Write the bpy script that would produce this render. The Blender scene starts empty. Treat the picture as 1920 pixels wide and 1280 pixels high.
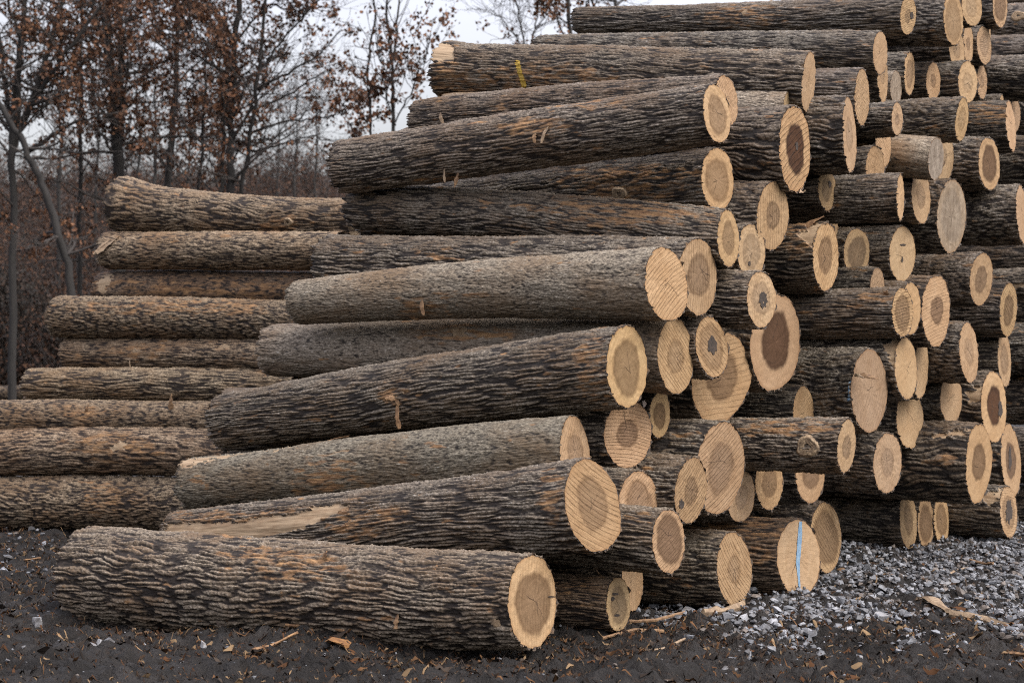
import bpy, math, random
import numpy as np
R_ = math.radians
scene = bpy.context.scene
FOC = 4000.0          # focal length in pixels of the 1920 px wide photograph
EYE = 1.6             # camera height (m)
HORIZON = 625.0       # photograph row of the horizon

# ------------------------------------------------------------------ camera
cam_d = bpy.data.cameras.new("camera")
cam = bpy.data.objects.new("camera", cam_d)
scene.collection.objects.link(cam)
cam.location = (0, 0, EYE)
cam.rotation_euler = (R_(90), 0, 0)
cam_d.sensor_width = 36.0
cam_d.lens = FOC / 1920 * 36
cam_d.shift_y = -15.0 / 1920
cam_d.clip_start = 0.1
cam_d.clip_end = 6000
cam_d.dof.use_dof = True
cam_d.dof.focus_distance = 12.2
cam_d.dof.aperture_fstop = 4.5
scene.camera = cam

# ------------------------------------------------------------------ sky and light: overcast
SUN_EL, SUN_AZ = R_(50), R_(128)     # brighter part of the cloud: high, behind the camera's shoulder, facing the sawn ends
world = bpy.data.worlds.new("World")
scene.world = world
world.use_nodes = True
wn = world.node_tree
wn.nodes.clear()
w_out = wn.nodes.new("ShaderNodeOutputWorld")
w_bg = wn.nodes.new("ShaderNodeBackground")
w_sky = wn.nodes.new("ShaderNodeTexSky")
w_sky.sky_type = 'NISHITA'
w_sky.sun_disc = False
w_sky.sun_elevation = SUN_EL
w_sky.sun_rotation = SUN_AZ
w_sky.air_density = 1.0
w_sky.dust_density = 4.0
w_hs = wn.nodes.new("ShaderNodeHueSaturation")
w_hs.inputs['Saturation'].default_value = 0.36
w_hs.inputs['Hue'].default_value = 0.52
w_hs.inputs['Value'].default_value = 1.0
# cloud deck: low contrast variation over the sky directions
w_tc = wn.nodes.new("ShaderNodeTexCoord")
w_mp = wn.nodes.new("ShaderNodeMapping")
w_mp.inputs['Scale'].default_value = (3.0, 3.0, 9.0)
w_nz = wn.nodes.new("ShaderNodeTexNoise")
w_nz.inputs['Scale'].default_value = 1.6
w_nz.inputs['Detail'].default_value = 5
w_rm = wn.nodes.new("ShaderNodeMapRange")
w_rm.inputs['From Min'].default_value = 0.3
w_rm.inputs['From Max'].default_value = 0.7
w_rm.inputs['To Min'].default_value = 0.88
w_rm.inputs['To Max'].default_value = 1.1
w_mul = wn.nodes.new("ShaderNodeVectorMath")
w_mul.operation = 'SCALE'
wn.links.new(w_sky.outputs[0], w_hs.inputs['Color'])
wn.links.new(w_tc.outputs['Generated'], w_mp.inputs['Vector'])
wn.links.new(w_mp.outputs[0], w_nz.inputs['Vector'])
wn.links.new(w_nz.outputs[0], w_rm.inputs['Value'])
w_tint = wn.nodes.new("ShaderNodeVectorMath")      # thin cloud turns the light a little lilac
w_tint.operation = 'MULTIPLY'
w_tint.inputs[1].default_value = (1.01, 0.985, 1.0)
wn.links.new(w_hs.outputs[0], w_tint.inputs[0])
wn.links.new(w_tint.outputs[0], w_mul.inputs[0])
wn.links.new(w_rm.outputs[0], w_mul.inputs['Scale'])
# an overcast sky is about three times as bright overhead as at the horizon
w_sep = wn.nodes.new("ShaderNodeSeparateXYZ")
w_up = wn.nodes.new("ShaderNodeMapRange")
w_up.inputs['From Min'].default_value = 0.0
w_up.inputs['From Max'].default_value = 1.0
w_up.inputs['To Min'].default_value = 0.82
w_up.inputs['To Max'].default_value = 2.2
w_mul2 = wn.nodes.new("ShaderNodeVectorMath")
w_mul2.operation = 'SCALE'
wn.links.new(w_tc.outputs['Generated'], w_sep.inputs[0])
wn.links.new(w_sep.outputs[2], w_up.inputs['Value'])
wn.links.new(w_mul.outputs[0], w_mul2.inputs[0])
wn.links.new(w_up.outputs[0], w_mul2.inputs['Scale'])
wn.links.new(w_mul2.outputs[0], w_bg.inputs['Color'])
w_bg.inputs['Strength'].default_value = 0.14
wn.links.new(w_bg.outputs[0], w_out.inputs['Surface'])

sun_d = bpy.data.lights.new("sun", 'SUN')
sun_d.energy = 0.22
sun_d.angle = R_(40)
sun_d.color = (1.0, 0.97, 0.93)
sun = bpy.data.objects.new("sun", sun_d)
scene.collection.objects.link(sun)
# sky sun_rotation: clockwise from +Y seen from above
sdir = (math.sin(SUN_AZ) * math.cos(SUN_EL), math.cos(SUN_AZ) * math.cos(SUN_EL), math.sin(SUN_EL))
sun.rotation_euler = (R_(90) - SUN_EL, 0, R_(180) - SUN_AZ)
sun.location = (sdir[0] * 60, sdir[1] * 60, sdir[2] * 60)

scene.view_settings.view_transform = 'Standard'
scene.view_settings.look = 'None'
scene.view_settings.exposure = 1.05
scene.view_settings.gamma = 1.0
scene.view_settings.use_curve_mapping = False
scene.cycles.max_bounces = 5
scene.cycles.diffuse_bounces = 3
scene.cycles.glossy_bounces = 2
scene.cycles.use_denoising = False
scene.cycles.filter_width = 1.1

# ------------------------------------------------------------------ helpers
rng = np.random.default_rng(7)
PREVIEW = 1.0          # mesh density factor


def ray(px, py):
    return np.array([(px - 960.0) / FOC, 1.0, (HORIZON - py) / FOC])


def at_depth(px, py, z):
    return ray(px, py) * z + np.array([0, 0, EYE])


def on_ground(px, py, h=0.0):
    d = ray(px, py)
    z = (h - EYE) / d[2]
    return np.array([d[0] * z, z, h])


def tag(o, label=None, cat=None, group=None, kind=None):
    if label: o['label'] = label
    if cat: o['category'] = cat
    if group: o['group'] = group
    if kind: o['kind'] = kind
    return o


def empty(name, loc, label, cat, group=None):
    o = bpy.data.objects.new(name, None)
    o.empty_display_size = 0.1
    scene.collection.objects.link(o)
    o.location = loc
    return tag(o, label, cat, group)


def mesh_obj(name, co, faces, mat, parent=None, attrs=None, loc=None, smooth=True, mats=None, midx=None):
    """co (n,3), faces: (m,4) / (m,3) array or list of arrays; coordinates are world ones, made local to the parent"""
    co = np.asarray(co, dtype=np.float64)
    if not isinstance(faces, (list, tuple)):
        faces = [faces]
    faces = [np.asarray(f, dtype=np.int64) for f in faces if len(f)]
    me = bpy.data.meshes.new(name)
    org = np.zeros(3)
    if parent is not None:
        org = np.array(parent_world(parent))
    elif loc is not None:
        org = np.array(loc)
    me.vertices.add(len(co))
    me.vertices.foreach_set('co', (co - org).astype(np.float32).ravel())
    nl = sum(f.size for f in faces)
    npoly = sum(len(f) for f in faces)
    me.loops.add(nl)
    me.polygons.add(npoly)
    me.loops.foreach_set('vertex_index', np.concatenate([f.ravel() for f in faces]).astype(np.int32))
    starts = []
    b = 0
    for f in faces:
        starts.append(b + np.arange(len(f)) * f.shape[1])
        b += f.size
    me.polygons.foreach_set('loop_start', np.concatenate(starts).astype(np.int32))
    for nm, arr in (attrs or {}).items():
        arr = np.asarray(arr, dtype=np.float32)
        ty = 'FLOAT' if arr.ndim == 1 else ('FLOAT_VECTOR' if arr.shape[1] == 3 else 'FLOAT_COLOR')
        a = me.attributes.new(nm, ty, 'POINT')
        a.data.foreach_set({'FLOAT': 'value', 'FLOAT_VECTOR': 'vector', 'FLOAT_COLOR': 'color'}[ty], arr.ravel())
    for m in (mats or [mat]):
        me.materials.append(m)
    if midx is not None:
        me.polygons.foreach_set('material_index', np.asarray(midx, dtype=np.int32))
    me.update(calc_edges=True)
    if not smooth:
        a = me.attributes.new('sharp_face', 'BOOLEAN', 'FACE')
        a.data.foreach_set('value', np.ones(npoly, dtype=bool))
    o = bpy.data.objects.new(name, me)
    scene.collection.objects.link(o)
    if parent is not None:
        o.parent = parent
    elif loc is not None:
        o.location = loc
    return o


def parent_world(p):
    v = np.array(p.location)
    while p.parent is not None:
        p = p.parent
        v = v + np.array(p.location)
    return v


def grid_faces(nu, nv, off=0):
    i = np.arange(nu - 1)[:, None]
    j = np.arange(nv - 1)[None, :]
    a = off + i * nv + j
    return np.stack([a, a + nv, a + nv + 1, a + 1], -1).reshape(-1, 4)


def fft_noise(nu, nv, lu, lv, seed, beta=2.0):
    """periodic noise grid with features of about lu x lv samples; zero mean, unit deviation"""
    r = np.random.default_rng(seed)
    w = np.fft.rfft2(r.standard_normal((nu, nv)))
    fu = np.fft.fftfreq(nu)[:, None] * lu
    fv = np.fft.rfftfreq(nv)[None, :] * lv
    k = np.sqrt(fu ** 2 + fv ** 2)
    w *= 1.0 / (1.0 + k ** 2) ** (beta / 2 + .5)
    w[0, 0] = 0
    n = np.fft.irfft2(w, (nu, nv))
    return n / n.std()


def sample(tile, u, v):
    """bilinear, periodic; u, v in tile units"""
    nu, nv = tile.shape
    x = (u % 1.0) * nu
    y = (v % 1.0) * nv
    i = np.floor(x).astype(int)
    j = np.floor(y).astype(int)
    fx = x - i
    fy = y - j
    i %= nu
    j %= nv
    i2 = (i + 1) % nu
    j2 = (j + 1) % nv
    return (tile[i, j] * (1 - fx) * (1 - fy) + tile[i2, j] * fx * (1 - fy) + tile[i, j2] * (1 - fx) * fy + tile[i2, j2] * fx * fy)


def smooth(a, b, x):
    t = np.clip((x - a) / (b - a), 0, 1)
    return t * t * (3 - 2 * t)


# ------------------------------------------------------------------ node helpers
def new_mat(name):
    m = bpy.data.materials.new(name)
    m.use_nodes = True
    nt = m.node_tree
    nt.nodes.clear()
    out = nt.nodes.new("ShaderNodeOutputMaterial")
    bs = nt.nodes.new("ShaderNodeBsdfPrincipled")
    nt.links.new(bs.outputs[0], out.inputs['Surface'])
    return m, nt, bs


class NB:
    def __init__(self, nt): self.nt = nt

    def _set(self, sock, v):
        if isinstance(v, bpy.types.NodeSocket): self.nt.links.new(v, sock)
        elif v is not None: sock.default_value = v

    def attr(self, name, out='Fac'):
        n = self.nt.nodes.new("ShaderNodeAttribute")
        n.attribute_name = name
        return n.outputs[out]

    def math(self, op, a, b=None, c=None, clamp=False):
        n = self.nt.nodes.new("ShaderNodeMath")
        n.operation = op
        n.use_clamp = clamp
        self._set(n.inputs[0], a)
        self._set(n.inputs[1], b)
        self._set(n.inputs[2], c)
        return n.outputs[0]

    def vmath(self, op, a, b=None, scale=None):
        n = self.nt.nodes.new("ShaderNodeVectorMath")
        n.operation = op
        self._set(n.inputs[0], a)
        self._set(n.inputs[1], b)
        if scale is not None: self._set(n.inputs['Scale'], scale)
        return n.outputs['Value'] if op in ('LENGTH', 'DOT_PRODUCT', 'DISTANCE') else n.outputs[0]

    def mix(self, f, a, b, mode='MIX'):
        n = self.nt.nodes.new("ShaderNodeMix")
        n.data_type = 'RGBA'
        n.blend_type = mode
        self._set(n.inputs[0], f)
        self._set(n.inputs[6], a)
        self._set(n.inputs[7], b)
        return n.outputs[2]

    def noise(self, vec, scale, detail=3, rough=.55, dist=0.0, out=0):
        n = self.nt.nodes.new("ShaderNodeTexNoise")
        self._set(n.inputs['Vector'], vec)
        self._set(n.inputs['Scale'], scale)
        n.inputs['Detail'].default_value = detail
        n.inputs['Roughness'].default_value = rough
        n.inputs['Distortion'].default_value = dist
        return n.outputs[out]

    def ramp(self, x, a, b, c=0.0, d=1.0, clamp=True, smooth=False):
        n = self.nt.nodes.new("ShaderNodeMapRange")
        n.clamp = clamp
        if smooth: n.interpolation_type = 'SMOOTHSTEP'
        self._set(n.inputs['Value'], x)
        self._set(n.inputs['From Min'], a)
        self._set(n.inputs['From Max'], b)
        self._set(n.inputs['To Min'], c)
        self._set(n.inputs['To Max'], d)
        return n.outputs[0]

    def sep(self, v):
        n = self.nt.nodes.new("ShaderNodeSeparateXYZ")
        self._set(n.inputs[0], v)
        return n.outputs

    def comb(self, x, y, z):
        n = self.nt.nodes.new("ShaderNodeCombineXYZ")
        for i, q in enumerate((x, y, z)): self._set(n.inputs[i], q)
        return n.outputs[0]

    def sepc(self, v):
        n = self.nt.nodes.new("ShaderNodeSeparateColor")
        self._set(n.inputs[0], v)
        return n.outputs

    def bump(self, h, strength, dist):
        n = self.nt.nodes.new("ShaderNodeBump")
        n.inputs['Strength'].default_value = strength
        n.inputs['Distance'].default_value = dist
        self._set(n.inputs['Height'], h)
        return n.outputs[0]


def rgb(r, g, b): return (r, g, b, 1.0)
# ------------------------------------------------------------------ log data
# key, near cut face (cx, cy, w, h, lean) as surveyed in the 1920x1280 photograph, far end (x, y, height[, depth]) or None,
# stagger of the near end along the log (m), bark kind, face (heart ratio, heart tone, grey, saw angle, saw strength), label
LOGS = [
('P',1000,1128,94,182,1,(164,1076,192),0,'front',(.76,.55,0,88,.35),"thick furrowed log lowest and nearest on the dark mud, face ringed like a target"),
('O',1113,946,106,178,12,(330,1010,104),.28,'ridge',(.60,.33,0,-12,1.0),"log with a long split of bare pale wood, resting on the lowest nearest log"),
('N',1078,846,58,134,4,(358,906,102),.1,'mottle',(.55,.30,.1,62,.5),"mottled grey log with a white sliced strip along the top of its far end"),
('M',1176,687,78,158,1,(416,792,102),0,'ridge',(.72,.50,0,60,.1),"long dark ridged log with a torn splinter at mid length and a glossy brown heart"),
('L',1266,667,62,135,3,(511,657,104),0,'pale',(.50,.22,0,-35,.9),"smooth pale grey log half hidden behind the long dark log with the glossy heart"),
('K',1251,532,78,135,9,(558,568,82),.1,'pale',(0,.2,0,40,1.0),"ash grey fine barked log with a broken knot scar and a pale heartless striped face"),
('J',1309,516,72,150,2,(613,494,112),0,'ridge',(.62,.42,0,88,.7),"dark log whose upright striped face peeps from behind the heartless pale striped face"),
('I',1365,446,42,112,3,(666,389,86),.1,'ridge',(.62,.40,0,60,.1),"brown flecked log with a slim grey hearted face, its far end above a dark log"),
('H',1345,336,58,114,3,(830,392,92),-.1,'wet',(.76,.40,0,70,.1),"wet sheened log directly under the long rising log, with a wide grey heart"),
('G',1343,214,52,114,8,(641,316,104),.1,'ridge',(.72,.42,0,80,.1),"long rising log with a torn bark wound near its middle and cream rimmed grey heart"),
('F',1362,188,44,96,10,(783,222,74),0,'ridge',(0,.3,.1,-55,1.0),"log tucked behind the long rising log, its dark striped face half covered"),
('C',1516,155,25,112,-4,(834,131,106),.1,'ridge',(0,.2,.1,85,.3),"stout log marked with a yellow paint stripe, bare wood at its flared far end"),
('B',1650,99,26,78,0,(1012,100,74),0,'wet',(0,.2,.1,80,.2),"log lying under the topmost log, its slim face hidden but for a corner"),
('A',1702,30,30,72,-3,(1082,38,52),.1,'wet',(.4,.4,.1,5,.6),"topmost log of the pile, with a small dark hole in its slim shaded face"),
('D',1654,140,21,106,3,(1180,140,90),0,'wet',(.4,.12,0,-60,.6),"log with a slim pale face next to the small grey broken log end"),
('E',1616,182,28,112,0,(1130,180,96),.3,'wet',(0,.2,0,35,1.0),"log with a slim strongly saw striped face, sandwiched between two other slim faces"),
('R1',1787,36,36,94,3,(1330,45,74),.1,'wet',(.86,.22,0,80,.1),"log with a long oval wide hearted face, butting up to the topmost log's face"),
('R2',1821,12,38,78,4,None,0,'wet',(.6,.16,.2,60,.1),"log with a pale broad oval face cropped by the top of the picture"),
('R3',1875,12,28,80,2,None,0,'wet',(.8,.5,0,-50,.8),"high log whose tan face has steep saw streaks, near the top corner of the pile"),
('R4',1847,58,20,66,4,None,-.3,'wet',(.3,.2,.1,60,.1),"high log showing only a sliver of face above the small crosswise scratched face"),
('R5',1845,85,26,72,5,None,0,'wet',(.66,.2,.15,5,.6),"small high log with a pale rimmed face scratched crosswise"),
('R6',1815,82,20,74,1,None,-.1,'wet',(.4,.3,0,80,.1),"thin high log with a dark drying crack, wedged between two smooth plain faces"),
('R7',1794,92,28,76,5,None,-.15,'wet',(.5,.12,.1,80,.1),"small plain faced log directly under the long oval wide hearted face"),
('R8',1814,155,35,77,2,None,0,'wet',(.55,.12,.1,80,.15),"log with a plain smooth tan face standing on the jutting dark furrowed log"),
('R9',1841,153,19,64,2,None,-.1,'wet',(.4,.2,0,5,.4),"thin log whose narrow face presses against a plain smooth tan face"),
('R11',1750,152,28,72,0,None,-.2,'wet',(.4,.35,0,85,.3),"log set back in shadow with a lone tan face and a black drying check"),
('R12',1705,137,20,82,0,None,-.1,'wet',(.7,.35,.1,85,.1),"log with a slim brown hearted face just above the small grey broken log end"),
('R13',1680,165,20,62,0,None,-.2,'old',(0,.3,.9,60,.3),"short weathered log with a broken grey end and a yellow lichen spot"),
('R14',1682,223,22,66,0,None,.15,'wet',(.4,.3,.1,80,.1),"small log with a dull slim face below the broken grey log end"),
('R15',1803,224,25,84,-6,None,.45,'wet',(.6,.15,0,75,.1),"dark furrowed log jutting out, with a slim slanting plain face"),
('R16',1895,237,18,98,6,None,.1,'wet',(0,.2,0,80,.2),"log with orange scuffed bark and a very thin slanting face close to the picture's edge"),
('R17',1903,216,20,68,0,None,-.3,'wet',(0,.4,.1,80,.2),"log with a dim face half hidden behind the thin slanting face by the picture's edge"),
('R17b',1878,210,10,66,0,None,-.1,'wet',(0,.3,.1,80,.2),"log showing a strip of bark top below the small crosswise scratched face"),
('R18',1592,253,25,144,2,None,.3,'wet',(.5,.12,.1,80,.1),"thick log with a very tall thin plain face, upright as a blade"),
('R19',1655,260,30,104,5,None,.1,'wet',(0,.3,.1,-15,.8),"log with a pale scratched face below two slim saw striped faces"),
('R20',1640,316,36,84,0,None,.15,'wet',(0,.2,0,60,.9),"log with a diagonally striped half face peeping above a long dark log"),
('R21',1492,280,60,168,3,None,.25,'rough',(.62,.95,0,28,1.0),"huge log with a long teardrop face, chocolate heart and yellow saw ridges"),
('R22',1478,208,18,66,0,(1180,205,60),0,'smooth',(0,.2,.3,80,.1),"smooth grey log lying on the huge teardrop faced log"),
('R23',1770,292,36,98,0,None,-.1,'wet',(.3,.3,.2,60,.6),"log with a shaded tan face behind the barkless grey log"),
('R24',1755,298,28,78,-3,(1640,292,74),.35,'old',(0,.3,1.0,80,.3),"barkless silvery log with a slanting blue grey end"),
('R25',1855,306,40,103,3,None,.2,'wet',(.74,.75,0,70,.1),"log with a neat dark brown heart and cream rim, high near the picture's edge"),
('R26',1916,402,22,110,4,None,.3,'wet',(0,.2,0,80,.2),"log whose slim face is cut by the picture's edge, level with the dirty grey face"),
('R27',1688,371,14,86,0,None,.45,'wet',(0,.2,0,80,.1),"log with an almost edge on needle thin face"),
('R28',1727,369,35,104,3,None,.1,'wet',(.5,.3,.1,60,.2),"log with a narrow face and small knot, just past the needle thin face"),
('R29',1784,405,53,137,-2,None,.2,'wet',(.75,.35,.75,70,.1),"big log with a dirty grey smeared oval face"),
('R30',1550,357,33,76,0,None,.1,'rough',(.6,.4,.2,50,.5),"small log with a ragged rimmed face and black check, under the teardrop face"),
('R31',1450,404,62,128,-4,None,.1,'ridge',(.45,.45,.1,88,.7),"log with a wide face of upright streaks and small brown heart, below the teardrop face"),
('R32',1552,432,36,84,0,(1490,428,78),-.2,'bare',(0,.2,0,60,.1),"peeled log whose pale edge peeps out above the log with torn off bark"),
('R33',1548,480,50,134,0,None,.15,'rough',(.58,.5,0,50,.6),"log with torn off bark and a ragged leaning face, peeled pale beside the cut"),
('R34',1408,472,52,100,0,None,.1,'ridge',(.7,.3,.25,80,.2),"log with a dusty grey hearted round face behind the slim faced brown flecked log"),
('R35',1428,560,55,106,2,None,.2,'ridge',(.66,.25,.15,80,.4),"log with a rotten dark hollow shaped like a leaf in its grey heart"),
('R36',1607,474,48,88,0,None,-.1,'wet',(.75,.6,.2,60,.3),"log with a dull brown scarred heart, set back in the shadow"),
('R37',1692,475,50,104,0,None,0,'wet',(0,.3,.3,80,.2),"log with a tall domed tan face bearing two dark ticks"),
('R38',1645,535,26,66,0,None,.1,'wet',(0,.4,.2,-60,.9),"short log stub with a dim striped face resting on the long wet log"),
('R39',1839,524,42,97,-4,None,.2,'wet',(.55,.5,.1,80,.4),"grey speckled barked log with a brown hearted face lying beneath the dirty grey face"),
('R40',1692,585,40,96,1,(1120,600,78),.6,'wet',(.78,.45,0,8,.9),"long wet log sticking far out, face with crosswise saw lines and a cream rim"),
('R41',1708,578,38,102,0,None,.3,'wet',(0,.2,0,80,.2),"log whose smooth face shows as a crescent behind the crosswise lined face"),
('R42',1757,582,52,132,0,None,.2,'rough',(.45,.6,0,10,.5),"log with a pointed shield shaped face, chipped and stained along its lower rim"),
('R43',1890,581,32,99,-2,None,.1,'wet',(.62,.55,0,-35,.8),"log with a striped slim face and oval brown heart under a peeled strip"),
('R44',1975,530,20,60,0,(1830,540,56),.1,'wet',(0,.2,0,80,.2),"log running out of the picture with a peeled pale strip along its underside"),
('R45',1985,480,24,76,0,(1790,486,70),-.1,'wet',(0,.2,0,80,.2),"very dark log running out of the picture above the peeled strip"),
('R46',1817,660,35,114,4,None,.15,'wet',(.5,.15,.1,-55,.8),"log with a slim finely streaked face below the pointed shield shaped face"),
('R47',1883,672,26,110,3,None,.1,'wet',(.6,.3,.1,-50,.7),"log with a narrow streaked face directly below the striped face under the peeled strip"),
('R48',1975,655,24,96,0,(1800,655,86),.1,'wet',(0,.2,0,80,.2),"log running out of the picture beside the narrow streaked face"),
('R49',1453,642,84,170,-3,None,.1,'rough',(.62,.85,0,70,.1),"thick log with a shield shaped face, dark chocolate heart and pale pith"),
('R50',1334,650,60,116,6,None,.15,'ridge',(.80,.22,.1,-28,.8),"log with a small black rotten core and slanting saw lines"),
('R51',1354,704,110,166,-3,None,-.25,'rough',(.58,.5,0,4,.5),"very thick log with a crescent heart, half covered by the black cored log"),
('R52',1630,735,67,155,0,None,.2,'wet',(0,.2,.3,60,.4),"large log with a rough fuzzy face split by a jagged crack"),
('R53',1698,690,40,115,3,None,.2,'wet',(0,.2,0,70,.3),"log with a flayed pale end and splinters, hanging below the crosswise lined face"),
('R54',1727,690,28,116,-3,None,-.1,'wet',(0,.2,.1,60,.3),"log with a plain tan face behind the flayed pale end"),
('R55',1706,785,50,108,2,None,-.1,'wet',(0,.15,.1,70,.2),"log with a smooth plain rounded face at the lower tip of three overlapping faces"),
('R56',1784,748,40,92,0,None,0,'wet',(0,.2,.1,70,.2),"log with a plain egg shaped face and a small knot, between two clusters of faces"),
('R57',1863,760,48,138,2,None,.2,'rough',(.58,.95,0,80,.1),"log with a torn chestnut heart and glossy dark crack near the picture's edge"),
('R58',1895,864,36,135,4,None,.1,'wet',(.55,.75,.1,60,.3),"log with a brown slotted heart touching the torn chestnut hearted log from below"),
('R59',1836,865,48,148,-2,None,.3,'rough',(.52,.6,0,70,.2),"big log with a curved crack and pointed brown heart, bark sliced open along its top"),
('R60',1587,837,34,102,-4,(1190,826,84),.55,'ridge',(.5,.4,.1,75,.3),"log with an eye shaped knot on its side and a slim slanting face"),
('R61',1664,866,54,116,-2,None,.15,'wet',(.5,.2,.25,60,.4),"log with a battered hairy face, splintered across its whole cut"),
('R62',1507,770,40,96,0,None,-.2,'wet',(0,.2,0,80,.3),"log showing a half dome of face above the log with an eye shaped knot"),
('R63',1350,876,90,174,-5,None,.1,'ridge',(.58,.3,.05,26,.8),"large tilted log disc with clear growth rings, most upright of the lower faces"),
('R64',1295,921,60,124,-6,None,.3,'ridge',(.45,.35,0,32,1.0),"log with a slanting striped face and dark chip, overlapping the large ringed disc"),
('R65',1390,930,54,104,-4,None,-.2,'wet',(.5,.2,.2,70,.2),"log with a greyish fringed face peeking out behind the large ringed disc"),
('R66',1443,905,52,100,0,None,-.1,'wet',(.6,.45,0,86,.4),"log under the eye knot log, face squared off at its top, brown oval heart"),
('R67',1519,885,56,112,0,None,-.1,'wet',(.6,.5,0,70,.2),"log with a tapering face tip under the eye knot log, past the squared off one"),
('R68',1549,1009,57,130,2,None,-.2,'wet',(.84,.45,0,-38,.8),"log just behind the blue marked log, wide brown heart with slanting saw lines"),
('R69',1703,974,33,114,3,None,-.35,'wet',(.55,.3,0,60,.6),"ground log with long dark bark, first of three slim faces in a row"),
('R70',1735,980,30,97,0,None,-.32,'wet',(.8,.5,0,60,.4),"ground log with a wide brown heart, middle of three slim faces in a row"),
('R71',1765,974,30,98,3,None,-.27,'wet',(.7,.5,0,-30,.3),"ground log with a shaded heart, last of three slim faces in a row"),
('R72',1891,960,32,99,3,None,0,'wet',(.72,.3,0,5,.6),"ground log with a dark ringed slim face and chipped bark, standing alone past the gravel"),
('R73',1497,1044,82,148,2,None,.18,'scuff',(.0,.2,.25,0,.15),"log with a blue chalk line down its pale face"),
('R74',1376,1069,66,140,3,None,.08,'ridge',(.4,.15,0,-38,1.0),"log on the gravel with a plain pale face of bold slanting saw stripes"),
('R75',1254,1012,63,124,1,None,.15,'ridge',(.84,.6,0,32,.5),"log with a big olive brown heart and thin yellow rim, above the mud"),
('R76',1198,940,74,120,0,None,.1,'ridge',(.72,.35,0,38,.5),"log with a dome of brown heart and cream rim, peeping over the olive hearted log"),
('R77',1159,1131,46,100,1,None,0,'scuff',(.72,.4,.2,70,.1),"small log with dirt specks on its face, tucked beside the lowest nearest log"),
('R78',1185,1090,40,112,0,None,-.3,'wet',(0,.3,.1,85,.4),"log showing only a dim striped corner of face behind the small speckled one"),
('R79',1177,812,90,132,0,None,-.1,'ridge',(.46,.5,0,-5,.8),"log with a broad striped face and small square brown heart, beneath the glossy oval heart"),
('R80',1237,778,40,88,-2,None,-.2,'wet',(.62,.65,0,85,.3),"small log with a dark tan oval heart in the shadow beside the broad striped face"),
('R81',1602,610,34,86,0,None,-.3,'wet',(0,.2,0,5,.2),"log showing just a small triangle of face under the long wet log"),
('R84',1985,745,24,100,0,(1800,748,90),.1,'wet',(0,.2,0,80,.2),"dark log running out of the picture behind the torn chestnut hearted log"),
('R85',1985,305,24,100,0,(1800,308,90),-.1,'wet',(0,.2,0,80,.2),"dark log running out of the picture just past the neat dark hearted face"),
('X1',1990,40,22,74,0,(1800,46,68),-.1,'wet',(0,.2,0,80,.2),"high log running out of the picture with a bare knot spot on its bark"),
('X2',1990,98,22,70,0,(1800,102,64),0,'wet',(0,.2,0,80,.2),"high log with frayed bark running out of the picture beside the crosswise scratched face"),
('X3',1985,145,22,84,0,(1800,150,76),.15,'wet',(0,.2,0,80,.2),"brown speckled log running out of the picture above the thin slanting face"),
('X4',1990,-10,22,44,0,(1840,-6,40),-.2,'wet',(0,.2,0,80,.2),"dark log crossing the picture's very top corner"),
('Y1',1990,218,22,100,0,(1800,220,90),-.35,'wet',(0,.2,0,80,.2),"dark log deep in shadow behind the very thin slanting face by the picture's edge"),
('Y2',1990,850,22,110,0,(1800,852,100),-.1,'wet',(0,.2,0,80,.2),"dark log running out of the picture past the brown slotted heart"),
('Y3',1990,400,22,90,0,(1820,402,84),-.3,'wet',(0,.2,0,80,.2),"shadowed log behind the slim face cut by the picture's edge"),
('Y4',1990,580,22,84,0,(1800,580,80),-.2,'wet',(0,.2,0,80,.2),"log running out of the picture just past the striped face under the peeled strip"),
('Y5',1990,958,22,96,0,(1800,955,90),-.15,'wet',(0,.2,0,80,.2),"shadowed ground log running out of the picture past the dark ringed slim face"),
# the second stack, behind on the tan side: far ends seen, near ends hidden
('Q1',668,412,36,76,0,(229,388,100,17.9),16.7,'tanf',(0,.2,0,0,0),"flared butt log topping the tan stack, thickest at its open end"),
('Q2',640,470,34,74,0,(200,471,72,17.8),16.5,'tan',(0,.2,0,0,0),"tan log second from the top of its stack, frayed splinter peeling from its open end"),
('Q3',640,546,34,70,0,(193,543,68,17.9),16.6,'tanred',(0,.2,0,0,0),"reddish half hidden log third from the top of the tan stack"),
('Q4',600,604,40,82,0,(107,595,80,17.7),16.4,'tandark',(0,.2,0,0,0),"deeply furrowed log of the tan stack that juts out past its neighbours above and below"),
('Q5',572,668,34,68,0,(130,662,64,17.7),16.4,'tan',(0,.2,0,0,0),"thin tan log with a diagonal scar at its end and a chipped bright patch"),
('Q6',562,728,36,72,0,(57,722,66,17.6),16.4,'tanf',(0,.2,0,0,0),"coarsely furrowed tan log with a bowed top, pale dust at its open end"),
('Q7',522,786,34,68,0,(-45,783,68,17.5),16.4,'tan',(0,.2,0,0,0),"tan log third up from the ground, with an upright scrap of bark"),
('Q8',522,852,48,96,0,(-50,848,94,17.45),16.35,'tan',(0,.2,0,0,0),"broad tan log second up from the ground with three bright chipped patches"),
('Q9',522,950,52,104,0,(-60,943,100,17.4),16.3,'tandark',(0,.2,0,0,0),"tan log at the very bottom of its stack, a fuzzy round scar on its side"),
('Q10',60,735,14,28,0,(-160,734,28,52),50,'tan',(0,.2,0,0,0),"distant log lying on the far ground past the tan stack"),
('Q0',800,410,36,72,0,(556,406,68,19.6),18.2,'tan',(0,.2,0,0,0),"tan log whose edge just shows behind the flared butt log"),
]
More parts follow.
